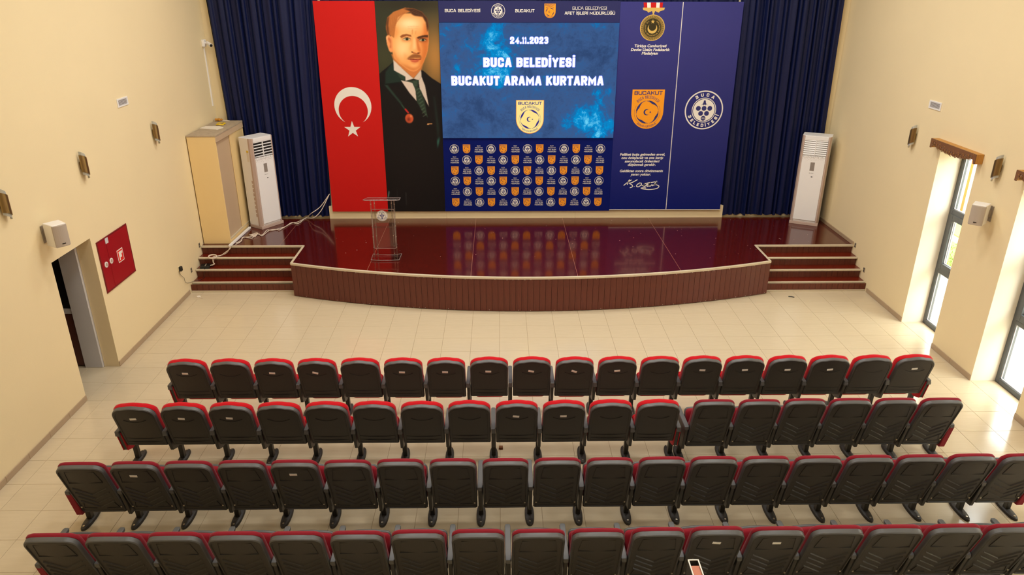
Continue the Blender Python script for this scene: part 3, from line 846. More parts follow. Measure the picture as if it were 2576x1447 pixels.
# ear
lay(pmask([(44, 345), (56, 326), (78, 322), (112, 352), (118, 492), (98, 506), (78, 486), (56, 420)], 1), (240, 154, 92)); lay(pmask([(60, 360), (76, 344), (98, 372), (100, 460), (84, 456), (90, 410), (74, 380)], 2), (192, 100, 56), .85); lay(pmask([(50, 350), (58, 334), (66, 334), (60, 400)], 1), (255, 198, 140), .7)
# brows
lay(pmask([(190, 338), (216, 318), (260, 312), (304, 322), (312, 342), (262, 332), (205, 354)], 1), (146, 80, 38)); lay(pmask([(364, 352), (384, 338), (430, 326), (480, 322), (484, 348), (436, 348), (384, 366)], 1), (74, 42, 22))
# eyes
fl(pmask([(205, 352), (262, 340), (308, 352), (312, 385), (262, 390), (212, 384)], 4), (206, 122, 64), .75); fl(pmask([(372, 362), (430, 350), (480, 352), (478, 392), (428, 398), (380, 388)], 4), (164, 84, 42), .85)
lay(pmask([(222, 368), (240, 356), (266, 352), (290, 360), (300, 370), (266, 378), (240, 377)], 0), (196, 178, 134)); lay(pmask([(388, 378), (406, 366), (430, 362), (452, 368), (462, 378), (430, 388), (406, 386)], 0), (176, 160, 118))
lay(emask(264, 365, 16, 15, .25), (84, 84, 56)); lay(emask(264, 365, 8, 8, .4), (22, 18, 14)); lay(emask(430, 375, 15, 14, .25), (74, 74, 48)); lay(emask(430, 375, 8, 8, .4), (18, 15, 12))
lay(pmask([(214, 368), (238, 351), (266, 346), (292, 354), (308, 372), (290, 360), (266, 353), (240, 357)], 0), (78, 40, 22)); lay(pmask([(382, 380), (404, 361), (430, 356), (456, 362), (470, 378), (452, 368), (430, 363), (406, 367)], 0), (54, 28, 17))
lay(pmask([(226, 372), (266, 381), (298, 372), (266, 378)], 0), (150, 80, 44), .8); lay(pmask([(392, 382), (430, 391), (462, 380), (430, 388)], 0), (110, 56, 32), .8)
# nose
fl(pmask([(318, 336), (330, 346), (320, 440), (302, 486), (292, 476)], 4), (232, 148, 80), .6); fl(pmask([(352, 345), (376, 362), (392, 430), (408, 486), (396, 508), (372, 470)], 3), (204, 106, 50), .85)
fl(pmask([(332, 350), (350, 350), (356, 470), (330, 470)], 4), (255, 214, 154), .8); lay(pmask([(300, 484), (318, 496), (345, 506), (372, 512), (400, 500), (404, 512), (372, 522), (330, 514)], 1), (172, 84, 40), .85); lay(emask(318, 500, 10, 5, .5), (92, 40, 22)); lay(emask(382, 510, 12, 5, .5), (80, 34, 20))
# moustache and mouth
lay(pmask([(262, 574), (282, 548), (318, 526), (346, 518), (380, 522), (404, 530), (420, 566), (396, 560), (352, 560), (310, 566)], 2), (150, 88, 44), .9)
for k in range(9): lay(pmask([(278+k*15, 566), (318+k*9, 526), (323+k*9, 526), (286+k*15, 567)], 0), (100, 58, 30), .25)
lay(pmask([(266, 574), (310, 568), (350, 572), (414, 570), (408, 578), (350, 583), (300, 580)], 1), (108, 32, 22)); lay(pmask([(292, 582), (350, 583), (398, 578), (378, 602), (345, 608), (315, 602)], 2), (190, 74, 52), .9); lay(emask(340, 590, 26, 6, .8), (226, 118, 84), .6)
# medal on the coat, pin, streaks
lay(pmask([(200, 1046), (214, 1044), (246, 1086), (236, 1096)], 1), (46, 76, 56)); lay(pmask([(236, 1096), (250, 1084), (288, 1130), (274, 1138)], 1), (196, 44, 40))
lay(emask(288, 1190, 43, 48, .3), (206, 88, 50)); lay(emask(282, 1200, 22, 26, 2), (110, 36, 24), .8); lay(emask(306, 1166, 12, 16, 2), (238, 150, 96), .8)
lay(pmask([(474, 1246), (526, 1244), (526, 1251), (474, 1254)], 0), (206, 150, 96))
lay(pmask([(540, 960), (552, 960), (600, 1300), (585, 1420), (575, 1300)], 3), (36, 60, 50), .6); lay(pmask([(575, 1420), (610, 1380), (598, 1440), (580, 1500)], 2), (52, 108, 92), .9)
lay(pmask([(72, 1945), (84, 1945), (76, 2010), (64, 2010)], 1), (110, 150, 140), .8)
lay(pmask([(250, 1960), (256, 1960), (262, 2090), (256, 2090)], 1), (74, 78, 74), .6); lay(pmask([(160, 1930), (165, 1930), (168, 2060), (162, 2060)], 1), (60, 66, 62), .5)
g = img/255.0
linc = np.where(g <= 0.04045, g/12.92, ((g+0.055)/1.055)**2.4)
pv = np.stack([GX, np.full(GX.shape, YBN-0.005), GZ], -1).reshape(-1, 3)-np.array(ORG[port.name])
idx = np.arange(NX*NZ).reshape(NZ, NX)
quads = np.stack([idx[1:, :-1], idx[1:, 1:], idx[:-1, 1:], idx[:-1, :-1]], -1).reshape(-1, 4)
me = bpy.data.meshes.new('portrait_print')
me.from_pydata(pv.tolist(), [], quads.tolist())
ca = me.color_attributes.new('ink', 'FLOAT_COLOR', 'POINT')
ca.data.foreach_set('color', np.concatenate([linc.reshape(-1, 3), np.ones((NX*NZ, 1))], 1).astype(np.float32).ravel())
m_ink = mat('portrait_ink', (128, 128, 128), 0.55, spec=0.2)
at = m_ink.node_tree.nodes.new('ShaderNodeAttribute'); at.attribute_name = 'ink'
m_ink.node_tree.links.new(at.outputs['Color'], m_ink.node_tree.nodes['Principled BSDF'].inputs['Base Color'])
me.materials.append(m_ink)
o = bpy.data.objects.new('portrait_print', me); C.objects.link(o); o.parent = port

# emblems -----------------------------------------------------------
def round_emblem(mb, cx, cy, R, F, w0, white=0, navy=1, dark_disc=False):
    if dark_disc: mb.flat(circle(cx, cy, R, 48), F, w0, navy)
    w = w0+0.0012
    ring_faces(mb, cx, cy, 0.935*R, R, F, w, white, 56)
    ring_faces(mb, cx, cy, 0.60*R, 0.635*R, F, w, white, 48)
    mb.flat(circle(cx, cy, 0.565*R, 44), F, w, white)
    sarc(mb, 'BUCA', F, w, cx, cy, 0.70*R, 0.165*R, math.radians(44), white, .85, .26)
    sarc(mb, 'BELEDİYESİ', F, w, cx, cy, 0.865*R, 0.165*R, math.radians(74), white, .85, .26, bottom=True)
    w2 = w+0.0012
    for (x, y) in ((-.30, .09), (0, .09), (.30, .09), (-.155, -.17), (.155, -.17), (0, -.42)):
        mb.flat(circle(cx+x*R, cy+y*R, 0.125*R, 20), F, w2, navy)
    mb.flat([(cx+x*R, cy+y*R) for x, y in ((-.17, .25), (-.07, .36), (-.045, .50), (.045, .50), (.07, .36), (.17, .25), (.08, .30), (.05, .235), (0, .29), (-.05, .235), (-.08, .30))], F, w2, navy)
    text(mb, '1923', F, w2+0.0012, 0, cy-0.455*R, 0.075*R, m=white, center=cx)
def shield_poly(cx, y0, W, H):
    P = [(cx-W/2, y0+H), (cx-W/2*1.0, y0+H*0.44)]
    for k in range(1, 20):
        a = PI+PI*k/20; P.append((cx+W/2*math.cos(a), y0+H*0.44+H*0.44*math.sin(a)))
    P += [(cx+W/2, y0+H*0.44), (cx+W/2, y0+H)]
    return P
def shield_emblem(mb, cx, y0, W, F, w0, field=0, ink=1, edge=None):
    H = W*1.20
    if edge is not None:
        mb.flat(shield_poly(cx, y0-0.02*W, W*1.035, H+0.035*W), F, w0, edge); w0 += 0.0012
    mb.flat(shield_poly(cx, y0, W, H), F, w0, field)
    w = w0+0.0012; ox, oy = cx, y0+0.515*W
    stext(mb, 'BUCAKUT', F, w, cx-0.435*W, y0+1.04*W, 0.115*W, x1=cx+0.435*W, m=ink, wd=1.0, t=.19)
    sarc(mb, 'BUCA BELEDİYESİ', F, w, ox, oy, 0.42*W, 0.085*W, math.radians(47), ink, .52, .13)
    sarc(mb, 'ARAMA KURTARMA', F, w, ox, oy, 0.475*W, 0.066*W, math.radians(41), ink, .58, .12, bottom=True)
    ring_faces(mb, ox, oy, 0.400*W, 0.406*W, F, w, ink, 30, math.radians(150), math.radians(232)); ring_faces(mb, ox, oy, 0.400*W, 0.406*W, F, w, ink, 30, math.radians(-52), math.radians(30))
    for q_ in range(4):                       # four arms closing a ring, each ending in a hand
        s0 = math.radians(12+90*q_); P = []; fs = []
        for k in range(13):
            a = s0+math.radians(74)*k/12; th = (0.010+0.058*(math.sin(PI*min(1, (k/12)**1.8))**1.3))*W
            for rr in (0.355*W, 0.355*W-th): P.append(F(ox+rr*math.cos(a), oy+rr*math.sin(a), w))
        for k in range(12): fs.append((2*k, 2*k+1, 2*k+3, 2*k+2))
        mb.add(P, fs, ink)
        for j in range(3):
            a = s0+math.radians(70+6.5*j); b_ = a+math.radians(3.6); r0 = (0.305+0.010*j)*W; r1 = 0.352*W
            mb.add([F(ox+r0*math.cos(a-0.12), oy+r0*math.sin(a-0.12), w), F(ox+r1*math.cos(a), oy+r1*math.sin(a), w), F(ox+r1*math.cos(b_), oy+r1*math.sin(b_), w), F(ox+r0*math.cos(b_-0.12), oy+r0*math.sin(b_-0.12), w)], [(0, 1, 2, 3)], ink)
    crescent_faces(mb, ox-0.02*W, oy, 0.095*W, 0.077*W, 0.03*W, 0.0, F, w, ink, 24)
    star_faces(mb, ox+0.095*W, oy, 0.038*W, F, w, ink, PI)

# header banner
hdr = thing('header_banner', 'dark blue strip with white lettering and emblems above the screen', 'banner', ((X_C+X_D)/2, YBN, ZS1))
obj('cloth_panel', panel_box(X_C+0.001, X_D-0.001, ZS1+0.002, ZT+0.004), m_hdr, hdr)
def tline(parent, s, xa, xb, yb, yt, name='lettering', m=None, bold=0.0, shear=0.0, Fn=FB, w=0.001):
    """text fitted between pixels xa..xb with baseline yb and cap line yt"""
    a = bp(xa, yb); b = bp(xb, yb); t_ = bp(xa, yt)
    q = MB(); text(q, s, Fn, w, a[0], a[1], abs(t_[1]-a[1]), x1=b[0], bold=bold, shear=shear)
    return obj(name, q, m or m_print_white, parent)
def sl(parent, s_, xa, xb, yb, yt, wd, t, Fn=FB, w=0.001):
    a = bp(xa, yb); b = bp(xb, yb); t_ = bp(xa, yt)
    q = MB(); stext(q, s_, Fn, w, a[0], a[1], abs(t_[1]-a[1]), x1=b[0], wd=wd, t=t); obj('lettering', q, m_print_white, parent)
sl(hdr, 'BUCA BELEDİYESİ', 1119, 1208, 30.5, 22.5, .85, .19)
sl(hdr, 'BUCAKUT', 1296, 1344.5, 31, 23, .85, .19)
sl(hdr, 'BUCA BELEDİYESİ', 1440, 1526, 24.5, 16.5, .8, .11)
sl(hdr, 'AFET İŞLERİ MÜDÜRLÜĞÜ', 1420, 1547, 37, 29, .85, .19)
c_ = bp(1253, 27.5); q = MB(); round_emblem(q, c_[0], c_[1], 0.131, FB, 0.001); obj('round_emblem', q, [m_print_white, m_hdr], hdr)
c_ = bp(1383, 45.5); q = MB(); shield_emblem(q, c_[0], c_[1], 0.213, FB, 0.001); obj('shield_emblem', q, [m_orange, m_hdr], hdr)

# LED screen
scr = thing('led_screen', 'large glowing blue video wall with white title text', 'screen', ((X_C+X_D)/2, YBN, ZS0))
ms = bpy.data.materials.new('screen_picture'); ms.use_nodes = True; nt = ms.node_tree; nt.nodes.clear()
out = nt.nodes.new('ShaderNodeOutputMaterial'); em = nt.nodes.new('ShaderNodeEmission'); em.inputs['Strength'].default_value = 1.0
tc = nt.nodes.new('ShaderNodeTexCoord')
n1 = nt.nodes.new('ShaderNodeTexNoise'); n1.inputs['Scale'].default_value = 1.15; n1.inputs['Detail'].default_value = 10; n1.inputs['Roughness'].default_value = 0.66; n1.inputs['Distortion'].default_value = 0.5
n2 = nt.nodes.new('ShaderNodeTexNoise'); n2.inputs['Scale'].default_value = 6; n2.inputs['Detail'].default_value = 10; n2.inputs['Roughness'].default_value = 0.8; n2.inputs['Distortion'].default_value = 0.8
nt.links.new(tc.outputs['Object'], n1.inputs['Vector']); nt.links.new(tc.outputs['Object'], n2.inputs['Vector'])
# bright patch low right, band upper left
def blob(cx, cz, r, k):
    sub = nt.nodes.new('ShaderNodeVectorMath'); sub.operation = 'DISTANCE'; sub.inputs[1].default_value = (cx, -0.03, cz)
    nt.links.new(tc.outputs['Object'], sub.inputs[0])
    mr = nt.nodes.new('ShaderNodeMapRange'); mr.inputs['From Min'].default_value = 0; mr.inputs['From Max'].default_value = r; mr.inputs['To Min'].default_value = k; mr.inputs['To Max'].default_value = 0
    mr.interpolation_type = 'SMOOTHSTEP'
    nt.links.new(sub.outputs['Value'], mr.inputs['Value']); return mr
prev = None
for args in ((1.08, 0.30, 0.42, 0.17), (1.22, 0.62, 0.5, 0.06), (-0.72, 1.75, 0.75, 0.10), (-0.50, 1.15, 0.6, 0.08), (1.25, 0.95, 0.45, 0.06), (1.65, 0.25, 0.25, 0.10), (0.62, 0.1, 0.5, 0.04), (-1.2, 0.3, 1.1, -0.09), (0.8, 1.9, 1.0, -0.08)):
    bnode = blob(*args)
    if prev is None: prev = bnode.outputs[0]
    else:
        ad = nt.nodes.new('ShaderNodeMath'); ad.operation = 'ADD'; nt.links.new(prev, ad.inputs[0]); nt.links.new(bnode.outputs[0], ad.inputs[1]); prev = ad.outputs[0]
a1 = nt.nodes.new('ShaderNodeMath'); a1.operation = 'MULTIPLY_ADD'; nt.links.new(n2.outputs['Fac'], a1.inputs[0]); a1.inputs[1].default_value = 0.55; nt.links.new(n1.outputs['Fac'], a1.inputs[2])
a2 = nt.nodes.new('ShaderNodeMath'); a2.operation = 'ADD'; nt.links.new(a1.outputs[0], a2.inputs[0]); nt.links.new(prev, a2.inputs[1])
rp = nt.nodes.new('ShaderNodeValToRGB'); cr = rp.color_ramp
cr.elements[0].position = 0.56; cr.elements[0].color = lin(48, 72, 114)
cr.elements[1].position = 1.18 if False else 1.0; cr.elements[1].color = lin(120, 222, 252)
for pos, c in ((0.70, (60, 90, 138)), (0.785, (52, 94, 148)), (0.83, (22, 112, 176)), (0.91, (0, 146, 212))):
    e = cr.elements.new(pos); e.color = lin(*c)
sc_ = nt.nodes.new('ShaderNodeMath'); sc_.operation = 'MULTIPLY'; nt.links.new(a2.outputs[0], sc_.inputs[0]); sc_.inputs[1].default_value = 0.93
nt.links.new(sc_.outputs[0], rp.inputs['Fac']); nt.links.new(rp.outputs['Color'], em.inputs['Color']); nt.links.new(em.outputs[0], out.inputs['Surface'])
q = MB(); q.box(X_C+0.003, X_D-0.003, YBN-0.03, YBN+0.03, ZS0+0.003, ZS1-0.003); obj('display', q, ms, scr)
FS = lambda u, v, w: (u, YBN-0.031-w, v)
def bps(x, y):
    q_ = on_y(x, y, YBN-0.032); return q_.x, q_.z
m_glow = emission_mat('screen_white', (255, 255, 255), 1.6)
m_halo = emission_mat('screen_lilac', (110, 130, 240), 0.9)
m_sy = emission_mat('screen_yellow', (255, 228, 140), 1.0)
m_sn = emission_mat('screen_navy', (58, 48, 130), 1.0)
m_so = emission_mat('screen_orange', (236, 150, 70), 1.0)
def sline(s, xa, xb, yb, yt, bold):
    a = bps(xa, yb); b = bps(xb, yb); t_ = bps(xa, yt)
    q = MB(); ch_ = abs(t_[1]-a[1])
    for du, dv in ((-.011, 0), (.011, 0), (0, -.011), (0, .011)): stext(q, s, lambda u, v, w, du=du, dv=dv: FS(u+du, v+dv, w+.0002*(du+dv)/.011), 0.0008, a[0], a[1], ch_, x1=b[0], wd=.64, t=.245, m=1)
    stext(q, s, FS, 0.0025, a[0], a[1], ch_, x1=b[0], wd=.64, t=.245, m=0)
    obj('title_lettering', q, [m_glow, m_halo], scr)
sline('24.11.2023', 1283, 1379, 110, 92.5, 0.04)
sline('BUCA BELEDİYESİ', 1216, 1446, 169, 145, 0.045)
sline('BUCAKUT ARAMA KURTARMA', 1136, 1518, 215, 191, 0.045)
c_ = bps(1332.5, 335); q = MB(); shield_emblem(q, c_[0], c_[1], 0.535, FS, 0.002, 0, 1, 2); obj('shield_emblem', q, [m_sy, m_sn, m_so], scr)

# press backdrop below the screen
bd = thing('logo_backdrop', 'navy backdrop with rows of small emblems below the screen', 'banner', ((X_C+X_D)/2, YBN, ZB))
obj('cloth_panel', panel_box(X_C+0.001, X_D-0.001, ZB, ZS0-0.001), m_navy, bd)
FL = lambda u, v, w: (u, -w, v)
q = MB(); round_emblem(q, 0, 0, 0.0925, FL, 0.0); o = obj('round_emblem', q, [m_print_white, m_navy]); me_round = o.data; bpy.data.objects.remove(o)
q = MB(); shield_emblem(q, 0, -0.09, 0.150, FL, 0.0); o = obj('shield_emblem', q, [m_orange, m_navy]); me_shield = o.data; bpy.data.objects.remove(o)
q = MB()
for s, y, h, wd, bo in (('BUCA', .050, .026, .068, 0), ('BELEDİYESİ', .014, .024, .145, 0), ('AFET İŞLERİ', -.028, .028, .165, .03), ('MÜDÜRLÜĞÜ', -.068, .028, .172, .03)):
    stext(q, s, FL, 0.001, -wd/2, y, h*.9, x1=wd/2, wd=.8, t=.16 if bo else .10)
o = obj('text_block', q, m_print_white); me_txt = o.data; bpy.data.objects.remove(o)
xL0 = bp(1143, 374)[0]; xR0 = bp(1510.5, 374)[0]
zrow = [bp(1327, y)[1] for y in (374.5, 402, 429, 455, 481.5, 508.5)]
for r_ in range(6):
    for c in range(13):
        ty = (c-r_) % 3; x = xL0+(xR0-xL0)*c/12
        inst((me_round, me_shield, me_txt)[ty], ('round_emblem', 'shield_emblem', 'text_block')[ty], bd, (x, YBN-0.005, zrow[r_]))

# blue banner with medal and emblems
bb = thing('blue_banner', 'wide blue banner with medal, motto and emblems beside the right curtain', 'banner', ((X_D+X_F)/2, YBN, ZB))
m_bb = mat('blue_banner_print', (48, 52, 118), 0.5, spec=0.2)
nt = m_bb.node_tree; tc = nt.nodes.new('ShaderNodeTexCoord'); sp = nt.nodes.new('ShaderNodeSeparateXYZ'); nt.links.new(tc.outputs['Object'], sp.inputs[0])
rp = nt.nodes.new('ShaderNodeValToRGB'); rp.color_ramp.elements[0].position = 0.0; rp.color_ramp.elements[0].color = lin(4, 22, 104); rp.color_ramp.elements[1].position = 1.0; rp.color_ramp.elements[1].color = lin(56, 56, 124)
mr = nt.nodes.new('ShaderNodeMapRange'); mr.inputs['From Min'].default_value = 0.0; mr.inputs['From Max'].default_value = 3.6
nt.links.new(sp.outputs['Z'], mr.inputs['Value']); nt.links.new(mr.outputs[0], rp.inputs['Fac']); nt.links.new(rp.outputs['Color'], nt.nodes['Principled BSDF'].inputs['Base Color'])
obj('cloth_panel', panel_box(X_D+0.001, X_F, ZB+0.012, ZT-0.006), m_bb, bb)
q = MB(); a, b = bp(1719, 5), bp(1675, 527); q.flat([(b[0]-0.007, b[1]), (b[0]+0.007, b[1]), (a[0]+0.007, a[1]), (a[0]-0.007, a[1])], FB, 0.001); obj('white_stripe', q, m_print_white, bb)
q = MB(); a, b = bp(1532, 527), bp(1811, 527); q.flat([(a[0]+.004, a[1]-0.008), (b[0], b[1]-0.008), (b[0], b[1]+0.006), (a[0]+.004, a[1]+0.006)], FB, 0.001); obj('white_stripe', q, m_print_white, bb)
c_ = bp(1625, 324); q = MB(); shield_emblem(q, c_[0], c_[1], 0.64, FB, 0.001); obj('shield_emblem', q, [m_orange, m_navy2], bb)
c_ = bp(1770.5, 277); q = MB(); round_emblem(q, c_[0], c_[1], 0.382, FB, 0.001); obj('round_emblem', q, [m_print_white, m_navy2], bb)
for s, xa, xb, yb, yt in (('Türkiye Cumhuriyeti', 1595, 1676, 118.5, 112), ('Devlet Üstün Fedakarlık', 1586, 1683.5, 128, 121.5), ('Madalyası', 1613.5, 1654.5, 137, 130.5)):
    tline(bb, s, xa, xb, yb, yt, bold=0.03, shear=0.2)
for s, xa, xb, yb, yt in (('Felâket başa gelmeden evvel,', 1559, 1672.5, 391.5, 385.5), ('onu önleyecek ve ona karşı', 1562.5, 1667.5, 400, 394), ('savunulacak önlemleri', 1571, 1658, 408.5, 402.5), ('düşünmek gerekir.', 1578.5, 1649, 417, 411),
                          ('Geldikten sonra dövünmenin', 1558, 1667, 433, 427), ('yararı yoktur.', 1586.5, 1637, 441.5, 435.5)):
    tline(bb, s, xa, xb, yb, yt, bold=0.03, shear=0.2)
# handwritten signature as flat pen strokes
def pen(strokes, parent, wd):
    q = MB()
    for st in strokes:
        P = [Vector(bp(1560+x/3.22, 440+y/3.22)) for x, y in st]
        # smooth
        S = []
        for i in range(len(P)-1):
            p0 = P[max(i-1, 0)]; p1 = P[i]; p2 = P[i+1]; p3 = P[min(i+2, len(P)-1)]
            for t_ in (0, .25, .5, .75):
                S.append(0.5*((2*p1)+(-p0+p2)*t_+(2*p0-5*p1+4*p2-p3)*t_**2+(-p0+3*p1-3*p2+p3)*t_**3))
        S.append(P[-1]); n = len(S); V = []
        for i in range(n):
            d = (S[min(i+1, n-1)]-S[max(i-1, 0)]); d = d.normalized() if d.length > 1e-9 else Vector((1, 0)); nr = Vector((-d.y, d.x))*wd
            V += [FB(S[i].x+nr.x, S[i].y+nr.y, 0.0015), FB(S[i].x-nr.x, S[i].y-nr.y, 0.0015)]
        q.add(V, [(2*i, 2*i+1, 2*i+3, 2*i+2) for i in range(n-1)])
    return obj('signature', q, m_print_white, parent)
pen([[(28, 86), (60, 60), (92, 40)], [(58, 80), (64, 55), (78, 38)], [(140, 38), (95, 62), (72, 66), (80, 72), (98, 84), (96, 98), (78, 104)], [(112, 92), (114, 95)],
     [(160, 62), (138, 78), (132, 92), (148, 96), (168, 82), (172, 68), (158, 66), (150, 76)], [(172, 80), (186, 88), (200, 66), (188, 88), (202, 92), (214, 78), (226, 74), (216, 90), (230, 90), (246, 60), (234, 88), (246, 90), (258, 78), (262, 88), (276, 78), (288, 74)],
     [(196, 72), (230, 64), (262, 60), (300, 50)], [(290, 50), (278, 80), (286, 76), (300, 62), (288, 76), (304, 84), (314, 92), (300, 108), (250, 118), (200, 116), (168, 108), (186, 104), (210, 106)]], bb, 0.009)
# medal
mx = (bp(1641, 70)[0]); mz = bp(1640, 70)[1]
q = MB()
ta, tb = bp(1619, 5), bp(1668, 5); la, lb = bp(1620, 22), bp(1666, 22)
for k, m_ in enumerate((0, 1, 0, 1, 0)):
    e = [0, .18, .37, .66, .84, 1.0]
    q.add([FB(la[0]+(lb[0]-la[0])*e[k], la[1], .001), FB(la[0]+(lb[0]-la[0])*e[k+1], la[1], .001), FB(ta[0]+(tb[0]-ta[0])*e[k+1], ta[1]-0.008, .001), FB(ta[0]+(tb[0]-ta[0])*e[k], ta[1]-0.008, .001)], [(0, 1, 2, 3)], m_)
obj('medal_ribbon', q, [m_flag, m_print_white], bb)
q = MB()
q.flat([(mx-.21, la[1]+.02), (mx-.20, la[1]-.02), (mx-.12, la[1]-.045), (mx-.10, la[1]-.07), (mx-.03, la[1]-.04), (mx, la[1]-.12), (mx+.03, la[1]-.04), (mx+.10, la[1]-.07), (mx+.12, la[1]-.045), (mx+.20, la[1]-.02), (mx+.21, la[1]+.02)], FB, 0.002, 0)
ring_faces(q, mx, la[1]-0.12, 0.018, 0.028, FB, 0.003, 0, 14)
q.flat(circle(mx, mz, 0.237, 48), FB, 0.002, 0); q.flat(circle(mx, mz, 0.222, 48), FB, 0.003, 1)
for k in range(72):
    a = 2*PI*k/72; q.add([FB(mx+r_*math.cos(a+da), mz+r_*math.sin(a+da), .0042) for r_, da in ((.165, -.013), (.22, -.018), (.22, .018), (.165, .013))], [(0, 1, 2, 3)], 0)
q.flat(circle(mx, mz, 0.168, 40), FB, 0.0054, 1)
arc_text(q, 'T.C. ÜSTÜN FEDAKÂRLIK MADALYASI', FB, 0.0066, mx, mz, 0.152, 0.026, math.radians(150), 0, 0.0, bottom=True)
crescent_faces(q, mx, mz-0.012, 0.092, 0.072, 0.030, PI/2, FB, 0.0066, 0, 30); star_faces(q, mx, mz+0.112, 0.042, FB, 0.0066, 0)
obj('medal', q, [m_gold, m_darkgold], bb)
tube_ = MB(); 

# ------------------------------------------------------------------ auditorium chairs
def lerp(a, b, t): return a+(b-a)*t
def chair(kind):
    A = kind == 'A'
    fab = m_redA if A else m_redB
    root = thing('auditorium_chair', 'x', 'chair', (0, 0, 0))
    hw = 0.235 if A else 0.226
    L = 0.63 if A else 0.778
    z0, y0, tl = (0.361, -0.176, math.radians(18)) if A else (0.228, -0.096, math.radians(19.5))
    ct, st = math.cos(tl), math.sin(tl)
    def F(u, v, w):   # w forward (+y)
        c = 0.012*(u/hw)**2
        ww = w+c
        return (u, y0-v*st+ww*ct, z0+v*ct+ww*st)
    out = rounded(hw, 0, L, 0.128 if A else 0.095, 0.010 if A else 0.016, 0.020 if A else 0.010, 7, 0.0 if A else 0.014)
    def ins(d):
        return [(u*(hw-d)/hw, (v-L/2)*(L/2-d)/(L/2)+L/2) for u, v in out]
    b = MB()
    lp = [ins(0.004), out, ins(0.0), ins(0.006), ins(0.012)]
    ws = [0.0, -0.006, -0.042, -0.050, -0.052]
    if A: lp += [ins(0.030), ins(0.034)]; ws += [-0.052, -0.047]
    else: lp += [ins(0.019), ins(0.024)]; ws += [-0.052, -0.043]
    loops = [[F(u, v, w) for u, v in l] for l, w in zip(lp, ws)]
    b.loops(loops[:4], 1, cap0=True, cap1=False); b.loops(loops[3:], 0, cap0=False, cap1=False)  # rim strip in lighter grey: light from above put into its colour
    # back face as a fan of strips so that it follows the curve
    last = lp[-1]; wl = ws[-1]; n = len(last)
    cidx = [F(u, v, wl) for u, v in last]; cen = F(0, L*0.5, wl)
    b.add(cidx+[cen], [(i, (i+1) % n, n) for i in range(n)])
    wf = wl
    def bar(p, q_, th, hgt, up=(0, 1), taper=0.0):
        """raised rib on the back face from p to q_"""
        (u0, v0), (u1, v1) = p, q_
        P = [F(u0, v0-th/2, wf+.004), F(u1, v1-th/2, wf+.004), F(u1, v1+th/2, wf+.004), F(u0, v0+th/2, wf+.004),
             F(u0, v0-th/2+.001, wf-hgt), F(u1, v1-th/2+.001, wf-hgt), F(u1, v1+th/2-taper, wf-hgt), F(u0, v0+th/2-taper, wf-hgt)]
        b.add(P, [(0, 1, 2, 3), (4, 7, 6, 5), (0, 4, 5, 1), (1, 5, 6, 2), (2, 6, 7, 3), (3, 7, 4, 0)])
    if A:
        pts = [(-0.125+0.25*k/8, L*0.725-0.036*(1-((k-4)/4)**2)) for k in range(9)]
        for k in range(8): bar(pts[k], pts[k+1], 0.003, 0.003)
        for v_ in (0.22, 0.12):
            pts = [(-0.2+0.4*k/4, L*v_-0.010*(1-((k-2)/2)**2)) for k in range(5)]
            for k in range(4): bar(pts[k], pts[k+1], 0.004, 0.002)
    else:
        bar((-0.165, 0.53), (0.165, 0.53), 0.006, 0.006); bar((-0.14, 0.715), (0.14, 0.715), 0.004, 0.003)
        for s in (-1, 1):
            for k in range(4):
                t0, t1 = k/4, (k+1)/4
                p_ = (s*lerp(0.165, 0.14, t0), lerp(0.53, 0.715, t0)); q_ = (s*lerp(0.165, 0.14, t1), lerp(0.53, 0.715, t1))
                P = [F(p_[0]-.002, p_[1], wf+.004), F(p_[0]+.002, p_[1], wf+.004), F(q_[0]+.002, q_[1], wf+.004), F(q_[0]-.002, q_[1], wf+.004),
                     F(p_[0]-.002, p_[1], wf-.003), F(p_[0]+.002, p_[1], wf-.003), F(q_[0]+.002, q_[1], wf-.003), F(q_[0]-.002, q_[1], wf-.003)]
                b.add(P, [(4, 7, 6, 5), (0, 4, 5, 1), (1, 5, 6, 2), (2, 6, 7, 3), (3, 7, 4, 0)])
            for k in range(4):
                vt = 0.438-0.075*k
                bar((s*0.168, vt), (0, vt-0.105), 0.013, 0.009, taper=0.010)
            bar((s*0.18, 0.08), (s*0.05, 0.08), 0.006, 0.004)
            bar((s*0.18, 0.08), (s*0.155, 0.175), 0.006, 0.004)
            bar((s*0.178, 0.728), (s*0.168, 0.742), 0.009, 0.005)
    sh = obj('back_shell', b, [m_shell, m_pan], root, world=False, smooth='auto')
    if not A:
        for s in (-1, 1):
            q = MB(); c = Vector(F(s*0.200, 0.10, -0.044)); q.tube([c, c+Vector((0, -0.006*ct, -0.006*st))-Vector((0, .004, 0))], 0.0085, 10); obj('bolt', q, m_bolt, sh, world=False)
    # back cushion
    cb0 = 0.13*L
    cout = [(u, cb0+v*(L-cb0)/L) for u, v in out]
    Lc = L-cb0
    def cins(d): return [(u*(hw-d)/hw, (v-cb0-Lc/2)*(Lc/2-d)/(Lc/2)+cb0+Lc/2) for u, v in cout]
    b = MB(); lp = [cins(0.004), cins(-0.002), cins(0.0), cins(0.012), cins(0.045), cins(0.11)]; ws = [0.0, 0.02, 0.05, 0.068, 0.080, 0.086] if A else [0.0, 0.015, 0.038, 0.054, 0.064, 0.07]
    wk = lambda v: (0.92 if A else 0.80)+(0.55 if A else 0.67)*max(0.0, 1-((v/L-0.38)/0.55)**2)
    b.loops([[F(u, v, w*wk(v)) for u, v in l] for l, w in zip(lp, ws)], cap0=False)
    obj('back_cushion', b, fab, root, world=False, smooth=True)
    # folded-up seat
    sw = 0.205 if A else 0.215
    sb, sl = (0.235, 0.31) if A else (0.27, 0.36)
    ts = math.radians(14)
